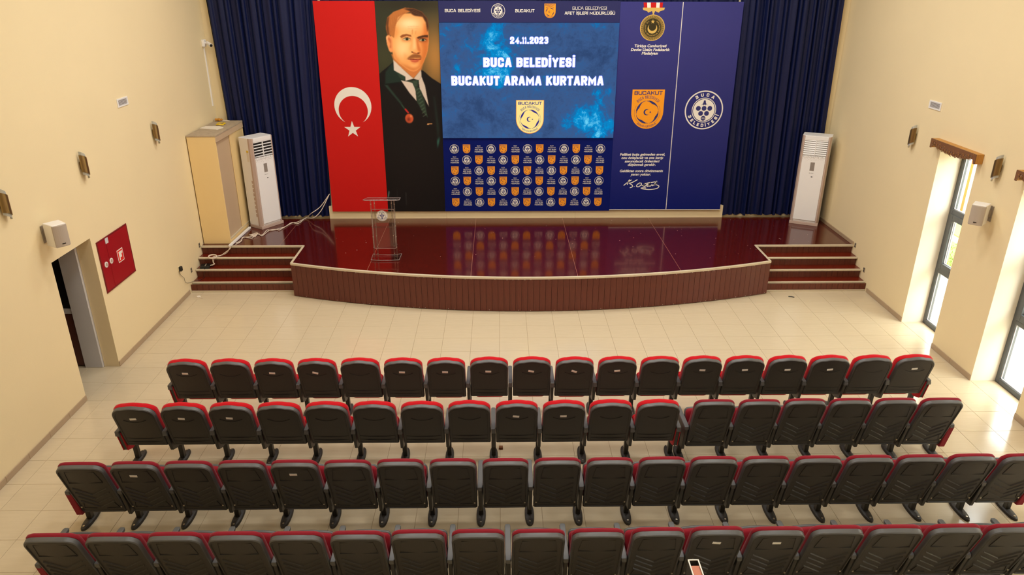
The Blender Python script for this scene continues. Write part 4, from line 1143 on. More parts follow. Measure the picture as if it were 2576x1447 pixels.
    def G(u, v, w): return (u, -0.055+v*math.sin(ts)-w*math.cos(ts)+0.03, sb+v*math.cos(ts)+w*math.sin(ts))   # w towards the back rest
    so = rounded(sw, 0, sl, 0.045, 0.06, 0.012, 5)
    def sins(d): return [(u*(sw-d)/sw, (v-sl/2)*(sl/2-d)/(sl/2)+sl/2) for u, v in so]
    b = MB()
    fl = [(0.05, -0.066), (0.012, -0.058), (0.0, -0.04)]
    b.loops([[G(u, v, w) for u, v in sins(d)] for d, w in ((0.004, -0.005), (0.0, 0.01), (0.003, 0.03), (0.02, 0.045), (0.06, 0.052))], cap0=True)
    seat = obj('seat', b, fab, root, world=False, smooth=True)
    b = MB()
    b.loops([[G(u, v, w) for u, v in sins(d)] for d, w in ((0.0, -0.003), (-0.006, -0.012), (-0.004, -0.03), (0.02, -0.045), (0.06, -0.05))], cap0=True)
    obj('seat_pan', b, fab if A else m_pan, seat, world=False, smooth=True)
    return root
def arm_set(root, x, kind, end=0):
    """arm rest, side frame, leg and foot standing at x; end = -1/1 marks the outer side of a row end"""
    A = kind == 'A'
    b = MB()
    aw = 0.026 if A else 0.027
    out = [(-0.31, .0)] if False else None
    za = 0.597 if A else 0.557
    ya, yb = (-.305, .155) if A else (-.238, .24)
    top = [(-aw, ya), (aw*.75, ya), (aw, ya+.025), (aw, yb-.02), (aw*.7, yb), (-aw*.7, yb), (-aw, yb-.02), (-aw, ya+.025)]
    b.prism([(u+x, v) for u, v in top], za-.034, za, lambda u, v, w: (u, v, w-0.02*max(0, (v-0.1))*2))
    if A: b.box(x-aw, x+aw, ya, ya+.035, za-.065, za-.03)
    else: b.box(x-aw*.8, x+aw*.8, ya+.005, ya+.055, za-.05, za-.03)
    obj('armrest', b, m_pan, root, world=False, bevel=0.006, segs=2)
    # side frame: slanted panel
    tw = 0.017 if end == 0 else 0.034
    FY = lambda u, v, w: (w, u, v)
    poly = [(-0.29, 0.565), (-0.215, 0.285), (-0.10, 0.24), (0.04, 0.25), (0.12, 0.565)] if A else [(-0.232, 0.525), (-0.148, 0.19), (-0.05, 0.175), (0.06, 0.19), (0.2, 0.525)]
    if end == 0:
        b = MB(); b.prism(poly, x-tw, x+tw, FY); obj('side_frame', b, m_steel, root, world=False, bevel=0.004)
    elif A:
        b = MB(); b.prism([(u+(0.01 if u < 0 else -0.01), v) for u, v in poly], x-0.021, x+0.021, FY); f_ = obj('side_frame', b, m_steel, root, world=False, bevel=0.003)
        for s in (-1, 1):
            b = MB(); b.prism(poly, x+s*0.0215, x+s*0.028, FY); obj('upholstered_panel', b, m_redA, f_, world=False, bevel=0.004)
    else:
        b = MB(); b.prism(poly, x-tw, x+tw, FY); obj('side_panel', b, m_redB, root, world=False, bevel=0.006)
    b = MB()
    b.loops([[(x-0.026, -.022, .02), (x+0.026, -.022, .02), (x+0.026, .035, .02), (x-0.026, .035, .02)], [(x-0.026, -.045, .40), (x+0.026, -.045, .40), (x+0.026, .012, .40), (x-0.026, .012, .40)]])
    obj('leg', b, m_steel, root, world=False, bevel=0.004)
    b = MB(); N = 20
    def ell(rx, ry, z): return [(x+rx*math.copysign(abs(math.cos(a))**0.8, math.cos(a)), 0.0+ry*math.copysign(abs(math.sin(a))**0.9, math.sin(a)), z) for a in [2*PI*k/N for k in range(N)]]
    b.loops([ell(.05, .175, 0.001), ell(.05, .175, .016), ell(.044, .168, .028), ell(.026, .14, .036)])
    ft = obj('foot', b, m_rubber, root, world=False, smooth='auto')
    for yy in (-0.135, 0.135):
        b = MB(); b.tube([(x, yy, .030), (x, yy, .041)], 0.011, 8); obj('bolt', b, m_bolt, ft, world=False)
ORD = ['first', 'second', 'third', 'fourth', 'fifth', 'sixth', 'seventh', 'eighth', 'ninth', 'tenth', 'eleventh', 'twelfth', 'thirteenth', 'fourteenth', 'fifteenth', 'sixteenth', 'seventeenth', 'eighteenth', 'nineteenth']
protoA = chair('A'); protoB = chair('B')
tag_mesh = None
used = {'A': False, 'B': False}
def put_row(kind, first, pitch, n, y, rowname, tags, start=0, red_left=True, red_right=True):
    global tag_mesh
    for i in range(n):
        proto = protoA if kind == 'A' else protoB
        c = copy_tree(proto)
        c.name = 'auditorium_chair'
        x = first+pitch*(i+0.5)
        c.location = (x, y+random.uniform(-0.006, 0.006), 0)
        c.rotation_euler = (0, 0, random.uniform(-0.006, 0.006))
        arm_set(c, -pitch/2, kind, -1 if (i == 0 and red_left) else 0)
        if i == n-1: arm_set(c, pitch/2, kind, 1 if red_right else 0)
        tg = ''
        if i in tags:
            b = MB(); ang = tags[i]; A = kind == 'A'
            tl = math.radians(18 if A else 19.5); ct, st = math.cos(tl), math.sin(tl)
            L, z0, y0 = (0.63, 0.361, -0.176) if A else (0.778, 0.228, -0.096)
            vv = 0.48 if A else 0.645
            w = -0.062
            ca, sa = math.cos(ang), math.sin(ang)
            P = []
            for (u, v) in ((-.036, -.014), (.036, -.014), (.036, .014), (-.036, .014)):
                u2, v2 = u*ca-v*sa-0.01, u*sa+v*ca+vv
                for ww in (w-0.002, w+0.004):
                    wv = ww+(0.013 if A else 0.017)
                    P.append((u2, y0-v2*st+wv*ct, z0+v2*ct+wv*st))
            b.add(P, [(0, 2, 4, 6), (1, 7, 5, 3), (0, 1, 3, 2), (2, 3, 5, 4), (4, 5, 7, 6), (6, 7, 1, 0)])
            shell = [h for h in c.children if h.name.startswith('back_shell')][0]
            obj('number_tag', b, m_tag, shell, world=False)
            tg = ' with pale number tag'
        k = start+i
        col = 'bright red' if kind == 'A' else 'wine red'
        last = (k == {'front row': 17, 'second row': 17, 'third row': 18, 'rear row': 17}[rowname])
        pos = 'leftmost' if k == 0 else ('rightmost' if last else ORD[k]+' from left')
        c['label'] = '%s and black chair%s, %s in the %s' % (col, tg, pos, rowname)
        c['category'] = 'chair'
        c['group'] = '%s auditorium chairs' % col
put_row('A', -3.871-0.267, 0.534, 18, 8.37, 'front row', {0: -.05, 2: -.08, 3: -.3, 5: -.05, 6: -.03, 7: -.03, 8: -.2, 9: -.4, 10: .1, 12: -.05, 13: .1, 14: .05, 15: .1, 17: .1})
put_row('A', -4.312, 0.5292, 12, 7.36, 'second row', {0: .06, 1: -.1, 2: -.08, 8: -.12, 9: 0})
put_row('B', 2.15, 0.5146, 6, 7.36, 'second row', {}, start=12, red_left=False)
put_row('B', -4.342, 0.5168, 19, 6.305, 'third row', {1: -.05, 4: 0})
put_row('B', -4.066, 0.5165, 18, 5.30, 'rear row', {11: -.15, 12: 0})
for p_ in (protoA, protoB):
    for o in list(p_.children_recursive)+[p_]: bpy.data.objects.remove(o)

# ------------------------------------------------------------------ left tall cabinet and what lies on it
m_cabside = mat('yellow_cream_laminate', (238, 208, 148), 0.5, noise=(2, 0.04))
m_cabdoor = mat('beige_laminate', (204, 178, 144), 0.5, noise=(2, 0.03))
m_cabtop = mat('dusty_cabinet_top', (176, 158, 132), 0.8, noise=(14, 0.25))
cab = thing('cabinet', 'tall cream cabinet with sliding doors against the left wall', 'cabinet', (-5.35, 14.03, HS))
CX0, CX1, CY0, CY1, CZ = -5.60, -5.09, 13.28, 14.79, 2.69
b = MB()
b.box(CX0, CX1, CY0, CY0+0.022, HS+0.001, CZ-0.03); b.box(CX0, CX1, CY1-0.022, CY1, HS+0.001, CZ-0.03); b.box(CX0, CX0+0.012, CY0+.022, CY1-.022, HS+.001, CZ-.03)
b.box(CX0+.012, CX1, CY0+.022, CY1-.022, HS+.001, HS+.09)
obj('carcass', b, m_cabside, cab, bevel=0.003)
b = MB(); b.box(CX0, CX1+0.012, CY0-0.004, CY1+0.004, CZ-0.03, CZ); obj('top_panel', b, m_cabtop, cab, bevel=0.003)
b = MB(); b.box(CX1-0.02, CX1+0.010, CY0+.001, CY1-.001, CZ-0.13, CZ-0.03); obj('top_rail', b, m_cabdoor, cab, bevel=0.003)
b = MB(); b.box(CX1-0.045, CX1-0.028, CY0+0.024, CY0+0.78, HS+0.09, CZ-0.13); dd = obj('door', b, m_cabdoor, cab, bevel=0.002)
b = MB(); b.box(CX1-0.028, CX1-0.015, CY0+0.035, CY0+0.06, HS+0.13, HS+0.17); obj('lock', b, m_black, dd)
b = MB(); b.box(CX1-0.024, CX1-0.006, CY0+0.75, CY1-0.024, HS+0.09, CZ-0.13); obj('door', b, m_cabside, cab, bevel=0.002)
b = MB(); b.box(CX1-0.046, CX1+0.004, CY0+0.022, CY1-0.022, HS+0.085, HS+0.10); obj('bottom_track', b, m_nose, cab)
def sheet(name, label, cat, pts, m, th=0.012, z=CZ):
    b = MB(); b.prism(pts, z+0.001, z+0.001+th, FZ); c = (sum(p[0] for p in pts)/len(pts), sum(p[1] for p in pts)/len(pts), z)
    return set_props(obj(name, b, m, loc=c, bevel=0.001), label, cat)
m_paper = mat('off_white_board', (232, 222, 205), 0.7)
def onc(x, y): q_ = on_z(x, y, CZ+0.01); return (q_.x, min(q_.y, 14.75))
sheet('board_offcut', 'pointed white board offcut lying on the cabinet top, front', 'board', [onc(502, 323), onc(517, 317.5), onc(552, 317.5), onc(562, 321), onc(545, 326)], m_paper)
sheet('board_offcut', 'small white board offcut lying at the back of the cabinet top', 'board', [onc(546, 303), onc(560, 298.5), onc(579, 298.5), onc(578, 303.5)], m_paper)
m_yel = mat('yellow_tape', (232, 196, 40), 0.5); m_ora = mat('dried_orange', (206, 140, 44), 0.7, noise=(40, 0.3))
c_ = on_z(556, 314, CZ); b = MB()
for k in range(3):
    b.tube([(c_.x+(0.08-0.01*k)*math.cos(a), c_.y+(0.10-.012*k)*math.sin(a)*1.2, CZ+0.0155+0.006*k+0.006*math.sin(3*a)) for a in [2*PI*i/24*0.93+k for i in range(25)]], 0.006, 5)
set_props(obj('tape', b, m_yel, loc=(c_.x, c_.y, CZ)), 'loose loop of yellow tape lying on the cabinet top', 'tape')
c_ = on_z(551, 300.5, CZ+0.012); c_.y = 14.69; c_.x = -5.50; b = MB()
for k in range(9):
    px_, py_, r_ = c_.x+random.uniform(-.07, .07), c_.y+random.uniform(-.05, .05), random.uniform(.018, .03)
    for j in range(1):
        L_ = []
        for i in range(5):
            t_ = -PI/2+PI*i/4; L_.append([(px_+r_*1.2*max(0.05, math.cos(t_))*math.cos(a), py_+r_*max(0.05, math.cos(t_))*math.sin(a), CZ+0.012+r_+r_*math.sin(t_)) for a in [2*PI*q_/8 for q_ in range(8)]])
        b.loops(L_)
set_props(obj('dried_flowers', b, m_ora, loc=(c_.x, c_.y, CZ+0.012), smooth=True), 'small orange heap lying at the back corner of the cabinet top', 'decoration')

# ------------------------------------------------------------------ air conditioners
m_acw = mat('white_lacquer', (242, 240, 238), 0.35)
m_acb = mat('pinkish_trim', (196, 172, 158), 0.4)
m_acd = mat('dark_vent', (26, 24, 22), 0.6)
m_acf = mat('speckled_white_front', (232, 227, 222), 0.25, spec=0.5)
nt = m_acf.node_tree; tc = nt.nodes.new('ShaderNodeTexCoord'); sp = nt.nodes.new('ShaderNodeSeparateXYZ'); nt.links.new(tc.outputs['Object'], sp.inputs[0])
vo = nt.nodes.new('ShaderNodeTexNoise'); vo.inputs['Scale'].default_value = 75; vo.inputs['Detail'].default_value = 1; nt.links.new(tc.outputs['Object'], vo.inputs['Vector'])
mr = nt.nodes.new('ShaderNodeMapRange'); mr.inputs['From Min'].default_value = 1.20; mr.inputs['From Max'].default_value = 1.43; mr.inputs['To Min'].default_value = -0.25; mr.inputs['To Max'].default_value = 0.14; nt.links.new(sp.outputs['Z'], mr.inputs['Value'])
ad = nt.nodes.new('ShaderNodeMath'); ad.operation = 'ADD'; nt.links.new(vo.outputs['Fac'], ad.inputs[0]); nt.links.new(mr.outputs[0], ad.inputs[1])
rp = nt.nodes.new('ShaderNodeValToRGB'); rp.color_ramp.elements[0].position = 0.645; rp.color_ramp.elements[0].color = lin(246, 244, 242); rp.color_ramp.elements[1].position = 0.665; rp.color_ramp.elements[1].color = lin(172, 162, 154)
nt.links.new(ad.outputs[0], rp.inputs['Fac']); nt.links.new(rp.outputs['Color'], nt.nodes['Principled BSDF'].inputs['Base Color'])
def air_conditioner(loc, rot, label, dark_grille, sticker, W=0.54, D=0.36, H=1.82):
    r = thing('air_conditioner', label, 'air conditioner', loc, rot, group='floor standing air conditioners')
    h = W/2; f = -D/2
    b = MB(); b.prism([(-h, D/2), (-h, f+0.07), (-h+0.03, f+0.02), (h-0.03, f+0.02), (h, f+0.07), (h, D/2)], 0.06, H, FZ); 
    obj('body', b, m_acw, r, world=False, bevel=0.008, segs=2)
    b = MB(); b.box(-h-0.004, h+0.004, f-0.004, D/2, 0.0, 0.06); obj('plinth', b, m_acb, r, world=False, bevel=0.004)
    for s in (-1, 1):
        b = MB(); b.prism([(s*h*1.003, f+0.10), (s*h*1.003, f+0.055), (s*(h-0.03), f+0.004), (s*(h-0.055), f+0.004), (s*(h-0.055), f+0.05)][::s], 0.062, H-0.004, FZ); obj('corner_trim', b, m_acb, r, world=False, bevel=0.003)
    b = MB(); b.box(-h+0.056, h-0.056, f-0.006, f+0.03, 0.10, 1.42); fp = obj('front_panel', b, m_acf, r, world=False, bevel=0.006)
    b = MB(); b.box(-0.045, 0.035, f-0.009, f-0.005, 1.13, 1.30); obj('display', b, mat('grey_display', (150, 140, 132), 0.25), fp, world=False)
    b = MB()
    for k in range(3): b.box(-0.045+0.03*k, -0.025+0.03*k, f-0.0072, f-0.0055, 1.08, 1.086)
    b.box(0.0, 0.03, f-0.0072, f-0.0055, 1.0, 1.016)
    obj('badge', b, m_acd, fp, world=False)
    b = MB(); b.box(-h+0.056, h-0.056, f-0.004, f+0.03, 1.74, H-0.002); obj('top_fascia', b, m_acw, r, world=False, bevel=0.005)
    b = MB(); b.box(-h+0.056, h-0.056, f+0.018, f+0.022, 1.435, 1.74); obj('grille_recess', b, m_acd, r, world=False)
    n = 8 if not dark_grille else 6
    for k in range(n):
        z = 1.455+k*(0.275/(n-1)); b = MB(); t_ = 0.012 if not dark_grille else 0.004
        b.add([(-h+0.058, f+0.015, z+t_), (h-0.058, f+0.015, z+t_), (h-0.058, f-0.002, z-t_), (-h+0.058, f-0.002, z-t_), (-h+0.058, f+0.015, z+t_+.006), (h-0.058, f+0.015, z+t_+.006), (h-0.058, f-0.002, z-t_+.006), (-h+0.058, f-0.002, z-t_+.006)],
              [(0, 1, 2, 3), (4, 7, 6, 5), (0, 4, 5, 1), (1, 5, 6, 2), (2, 6, 7, 3), (3, 7, 4, 0)])
        obj('louver', b, m_acw, r, world=False)
    b = MB(); b.box(-0.008, 0.008, f-0.003, f+0.018, 1.435, 1.74); obj('grille_post', b, m_acw, r, world=False)
    if sticker:
        b = MB(); b.box(-h-0.0015, -h+0.001, f+0.11, f+0.17, 1.36, 1.58); st_ = obj('energy_label', b, m_paper, r, world=False)
        b = MB(); b.box(-h-0.0022, -h+0.001, f+0.11, f+0.17, 1.54, 1.58); obj('label_band', b, m_yel, st_, world=False)
        b = MB()
        for k in range(9): b.box(-h-0.002, -h+0.001, f+0.09, f+0.13, 0.25+0.085*k, 0.26+0.085*k+0.05)
        obj('side_grille', b, m_acb, r, world=False)
    return r
# left unit: front edge from (-4.74,14.13) to (-4.45,14.56)
rotL = math.atan2(0.43, 0.29); cxm, cym = -4.595, 14.345
air_conditioner((cxm-0.83*0.18, cym+0.56*0.18, HS), rotL, 'white floor standing air conditioner with open dark grille beside the cabinet', True, True)
rotR = math.atan2(-0.245, 0.486); cxm, cym = 6.25, 14.325
air_conditioner((cxm+0.45*0.18, cym+0.893*0.18, HS), rotR, 'white floor standing air conditioner with closed louvres in the right corner', False, False, W=0.545)

# ------------------------------------------------------------------ acrylic lectern
lec = thing('lectern', 'clear acrylic lectern with round emblem standing on the stage', 'lectern', (-2.04, 12.48, HS))
lx, ly = -2.04, 12.47
m_acplate = clear_mat('acrylic_plate', (0.86, 0.84, 0.83, 1), 1.9, 0.12); m_acpost = clear_mat('acrylic_post', (0.93, 0.92, 0.91, 1), 2.3, 0.15)
m_acedge = mat('frosted_acrylic_edge', (206, 192, 186), 0.3)
m_acedge.node_tree.nodes['Principled BSDF'].inputs['Transmission Weight'].default_value = 0.55
b = MB(); b.prism([(lx-.25, ly-.14), (lx-.12, ly-.165), (lx+.12, ly-.165), (lx+.25, ly-.14), (lx+.26, ly+.17), (lx+.12, ly+.12), (lx-.12, ly+.12), (lx-.26, ly+.17)], HS+0.001, HS+0.026, FZ); obj('base_plate', b, m_acplate, lec, bevel=0.004)
b = MB(); bpts = [(lx-.25, ly-.14), (lx-.12, ly-.165), (lx+.12, ly-.165), (lx+.25, ly-.14), (lx+.26, ly+.17), (lx+.12, ly+.12), (lx-.12, ly+.12), (lx-.26, ly+.17), (lx-.25, ly-.14)]; b.tube([(x, y, HS+.022) for x, y in bpts], .005, 5); obj('plate_rim', b, m_acedge, lec)
for s in (-1, 1):
    for dx in (0.0, 0.055):
        b = MB(); b.tube([(lx+s*(0.205-dx), ly-0.02+dx, HS+0.026), (lx+s*(0.205-dx), ly-0.02+dx, HS+1.08)], 0.012, 12); po_ = obj('post', b, m_acpost, lec, smooth='auto')
        for z in (0.08, 0.22, 0.42, 0.62, 0.80, 1.02):
            b = MB(); b.tube([(lx+s*(0.205-dx), ly-0.036+dx, HS+z), (lx+s*(0.205-dx), ly-0.02+dx, HS+z)], 0.008, 8); obj('standoff', b, m_bolt, po_)
FLc = lambda u, v, w: (lx+u, ly-0.03-w, HS+v)
b = MB(); b.prism([(-.195, .20), (.195, .20), (.195, .93), (-.195, .93)], 0.0, 0.008, FLc); obj('front_panel', b, m_acryl, lec)
b = MB()
for (u0, u1, v0, v1) in ((-.197, -.190, .2, .93), (.190, .197, .2, .93), (-.197, .197, .925, .932), (-.197, .197, .2, .207)): b.box(lx+u0, lx+u1, ly-.039, ly-.029, HS+v0, HS+v1)
obj('panel_edge', b, m_acedge, lec)
b = MB(); b.box(lx-.19, lx+.19, ly-0.02, ly+0.2, HS+0.60, HS+0.608); b.box(lx-.19, lx-.12+.06, ly-.028, ly-.02, HS+.585, HS+.615); b.box(lx+.06, lx+.13, ly-.028, ly-.02, HS+.585, HS+.615); obj('shelf', b, m_acryl, lec)
b = MB(); Ft = lambda u, v, w: (lx+u, ly+v*math.cos(.17)+w*math.sin(.17), HS+1.095-v*math.sin(.17)+w)
b.prism([(-.31, -.13), (-.28, -.17), (.28, -.17), (.31, -.13), (.29, .2), (-.29, .2)], 0.0, 0.014, Ft); obj('top_plate', b, m_acplate, lec, bevel=0.003)
b = MB(); b.tube([Ft(u, v, .007) for u, v in [(-.31, -.13), (-.28, -.17), (.28, -.17), (.31, -.13), (.29, .2), (-.29, .2), (-.31, -.13)]], .008, 5); obj('plate_rim', b, m_acedge, lec)
ez = on_y(961, 543, ly-0.04)
b = MB(); Fe = lambda u, v, w: (ez.x+u, ly-0.0395-w, ez.z+v)
b.flat(circle(0, 0, 0.098, 40), Fe, 0.0, 0); b.flat(circle(0, 0, 0.092, 40), Fe, 0.001, 1)
ring_faces(b, 0, 0, .058, .062, Fe, .002, 1, 32); b.flat(circle(0, 0, .056, 30), Fe, .002, 0)
ring_faces(b, 0, 0, .060, .088, Fe, .002, 0, 40)
arc_text(b, 'BUCA', Fe, .003, 0, 0, .065, .018, math.radians(40), 1, 0.03); arc_text(b, 'BELEDİYESİ', Fe, .003, 0, 0, .083, .018, math.radians(74), 1, 0.03, bottom=True)
for (x, y) in ((-.30, .09), (0, .09), (.30, .09), (-.155, -.17), (.155, -.17), (0, -.42)): b.flat(circle(x*.1, y*.1, .0125, 14), Fe, .003, 1)
b.flat([(-.017, .025), (0, .05), (.017, .025)], Fe, .003, 1)
obj('emblem', b, [m_print_white, m_navy2], lec)

# ------------------------------------------------------------------ wall fittings
m_bronze = mat('bronze_metal', (150, 126, 84), 0.3, metal=0.85)
m_frost = mat('frosted_glass', (206, 206, 196), 0.3)
m_frost.node_tree.nodes['Principled BSDF'].inputs['Transmission Weight'].default_value = 0.4
def sconce(X, y, z, side, label):
    r = thing('wall_sconce', label, 'wall lamp', (X, y, z), group='bronze wall sconces')
    # local: u along wall (y), depth away from the wall
    def half(r_, d0, zlo, zhi, sl, n=10, thick=0.004):
        b = MB(); L0, L1 = [], []
        for k in range(n+1):
            a = PI*k/n; u = -r_*math.cos(a); d = d0+r_*0.95*math.sin(a)
            L0.append((side*d, u, zlo-sl*u)); L1.append((side*d, u, zhi-sl*u))
        inner0 = []; inner1 = []
        for k in range(n, -1, -1):
            a = PI*k/n; u = -(r_-thick)*math.cos(a); d = d0+(r_-thick)*0.95*math.sin(a)
            inner0.append((side*d, u, zlo-sl*u)); inner1.append((side*d, u, zhi-sl*u))
        b.loops([L0+inner0, L1+inner1]); return b
    obj('shade', half(0.062, 0.035, -0.115, 0.115, 0.55), m_bronze, r, world=False, smooth='auto')
    obj('glass', half(0.052, 0.033, -0.155, 0.155, 0.75, thick=0.005), m_frost, r, world=False, smooth='auto')
    b = MB(); b.box(min(0, side*0.045), max(0, side*0.045), -0.03, 0.03, -0.05, 0.05); obj('wall_plate', b, m_bronze, r, world=False, bevel=0.004)
for (y, t_) in ((8.10, 'nearest the camera'), (9.84, 'in the middle of the left wall'), (12.09, 'nearest the stage')):
    sconce(XL, y, 2.975 if y > 9 else 2.945, 1, 'curved bronze wall sconce on the left wall, %s' % t_)
sconce(XR, 11.79, 2.955, -1, 'curved bronze wall sconce on the right wall, left of the carved valance')
sconce(XR, 9.605, 2.965, -1, 'curved bronze wall sconce on the right wall, above the speaker')
m_grille = mat('beige_speaker_grille', (186, 172, 156), 0.7, bump=(500, 0.4))
def speaker(X, y, z, side, rot, label):
    r = thing('speaker', label, 'speaker', (X, y, z), group='white wall speakers')
    cr_, sr_ = math.cos(rot), math.sin(rot)
    def Fr(d, u, v):   # d out of the wall, u along the wall (+y)
        dd, uu = d*cr_-u*sr_, d*sr_+u*cr_
        return (side*(0.17+dd), uu, v)
    b = MB(); b.prism([(-.10, -.10), (-.085, .105), (.085, .105), (.10, -.10)][::1], -0.145, 0.145, lambda u, v, w: Fr(v, u, w)); obj('cabinet', b, m_white, r, world=False, bevel=0.012, segs=2)
    b = MB(); P = []
    for k in range(9):
        u = -.088+.176*k/8; P.append((u, .104+.028*(1-(u/.088)**2)))
    b.prism(P+[(.088, .09), (-.088, .09)], -0.135, 0.135, lambda u, v, w: Fr(v, u, w)); g = obj('grille', b, m_grille, r, world=False, bevel=0.006)
    b = MB(); b.box(0, 1, 0, 1, 0, 1, F=lambda x, y_, z_: Fr(.128+.008*x, -.02+.04*y_, -.10+.012*z_)); obj('badge', b, m_black, g, world=False)
    b = MB(); b.box(min(0, side*.012), max(0, side*.012), -.03, .03, -.11, .11); b.box(min(0, side*.10), max(0, side*.10), -.014, .014, -.05, .05); obj('bracket', b, m_sock, r, world=False, bevel=0.003)
speaker(XL, 8.70, 2.385, 1, -0.62, 'white loudspeaker on the left wall above the doorway')
speaker(XR, 9.55, 2.345, -1, -0.8, 'white loudspeaker on the right wall between the windows')
def vent(X, y, z, side, label):
    r = thing('wall_vent', label, 'vent', (X, y, z), group='wall vents')
    b = MB(); w, h = .165, .062
    d0, d1 = (0, side*.012)
    for (a, c, e, f) in ((-w, w, h-.022, h), (-w, w, -h, -h+.022), (-w, -w+.03, -h+.022, h-.022), (w-.03, w, -h+.022, h-.022)): b.box(min(d0, d1), max(d0, d1), a, c, e, f)
    obj('frame', b, m_white, r, world=False, bevel=0.002)
    b = MB(); b.box(min(0, side*.003), max(0, side*.003), -w+.03, w-.03, -h+.022, h-.022); obj('backing', b, mat('grey_vent', (140, 128, 118), .6), r, world=False)
    for k in range(5):
        z_ = -h+.028+k*.0165; b = MB(); b.box(min(side*.003, side*.009), max(side*.003, side*.009), -w+.03, w-.03, z_, z_+.006); obj('slat', b, m_greypaint, r, world=False)
vent(XL, 11.29, 3.587, 1, 'small white framed vent high on the left wall')
vent(XR, 11.42, 3.507, -1, 'small white framed vent high on the right wall')

# fire hose cabinet
m_fire = mat('fire_red_paint', (158, 6, 26), 0.35, noise=(3, 0.06)); m_fireedge = mat('dark_red_edge', (120, 10, 18), 0.5)
fc = thing('fire_hose_cabinet', 'red fire hose cabinet door set in the left wall', 'fire cabinet', (XL, 10.21, 1.13))
FW = lambda u, v, w: (XL+w, u, v)
b = MB()
for (a, c, e, f) in ((9.765, 10.655, 1.875, 1.895), (9.765, 10.655, 1.125, 1.145), (9.765, 9.785, 1.145, 1.875), (10.635, 10.655, 1.145, 1.875)): b.box(XL, XL+.014, a, c, e, f)
obj('frame', b, m_fireedge, fc, bevel=0.003)
b = MB(); b.box(XL, XL+.012, 9.787, 9.998, 1.147, 1.873); lp = obj('left_panel', b, m_fire, fc, bevel=0.003)
b = MB(); b.box(XL, XL+.014, 10.003, 10.633, 1.147, 1.873); dp = obj('door', b, m_fire, fc, bevel=0.003)
def fpt(x, y): q_ = on_x(x, y, XL+.014); return q_.y, q_.z
for (x, y, par) in ((267.5, 666, lp), (280, 656, dp)):
    u, v = fpt(x, y); b = MB(); b.cyl((XL+.010, u, v), (1, 0, 0), 0.042, 0.010, 24); kn = obj('lock_disc', b, m_white, par, smooth='auto')
    b = MB(); b.box(XL+.019, XL+.028, u-.006, u+.006, v-.024, v+.024); b.cyl((XL+.015, u, v), (1, 0, 0), .026, .007, 16); obj('lock_grip', b, m_acb, kn)
u, v = fpt(303, 642); b = MB(); b.box(XL+.013, XL+.0165, u-.085, u+.085, v-.095, v+.095); sg = obj('sign', b, m_print_white, fc)
b = MB(); b.box(XL+.016, XL+.0175, u-.073, u+.073, v-.083, v+.083); sg2 = obj('sign_field', b, mat('sign_red', (222, 40, 30), .5), sg)
b = MB(); b.box(XL+.017, XL+.0185, u-.045, u+.03, v-.03, v+.062); b.box(XL+.017, XL+.0185, u-.045, u-.02, v-.062, v-.03); b.box(XL+.017, XL+.0185, u+.035, u+.06, v+.02, v+.06)
obj('sign_symbol', b, m_print_white, sg)
u, v = fpt(268, 605.5); b = MB(); b.box(XL+.011, XL+.016, u-.04, u+.04, v-.04, v+.04); obj('sticker', b, m_greypaint, fc)

# CCTV camera with surface duct
cc = on_x(522, 113, XL+0.02); ccy = 14.78
r = thing('security_camera', 'small white security camera high on the left wall by the curtain', 'camera', (XL, ccy, 4.15))
b = MB(); b.box(0, .05, -.06, .06, -.065, .065); obj('junction_box', b, m_white, r, world=False, bevel=0.006)
b = MB(); b.tube([(0.05, 0, 0), (.10, -.01, .0)], .02, 10); b.tube([(.10, -.01, 0), (.12, -.03, -.01)], .016, 8); obj('bracket', b, m_white, r, world=False, smooth='auto')
b = MB(); b.tube([(.09, 0.0, .005), (.19, -.10, -.035)], [.03, .034], 14); cb_ = obj('body', b, m_white, r, world=False, smooth='auto')
b = MB(); b.tube([(.187, -.097, -.034), (.197, -.107, -.038)], .026, 14); obj('lens', b, m_black, cb_, world=False)
b = MB(); b.box(XL, XL+.022, 14.77, 14.80, 2.97, 4.085)
set_props(obj('cable_duct', b, m_white, loc=(XL, 14.785, 2.97), bevel=0.003), 'thin white cable duct running down the left wall below the camera', 'cable duct')

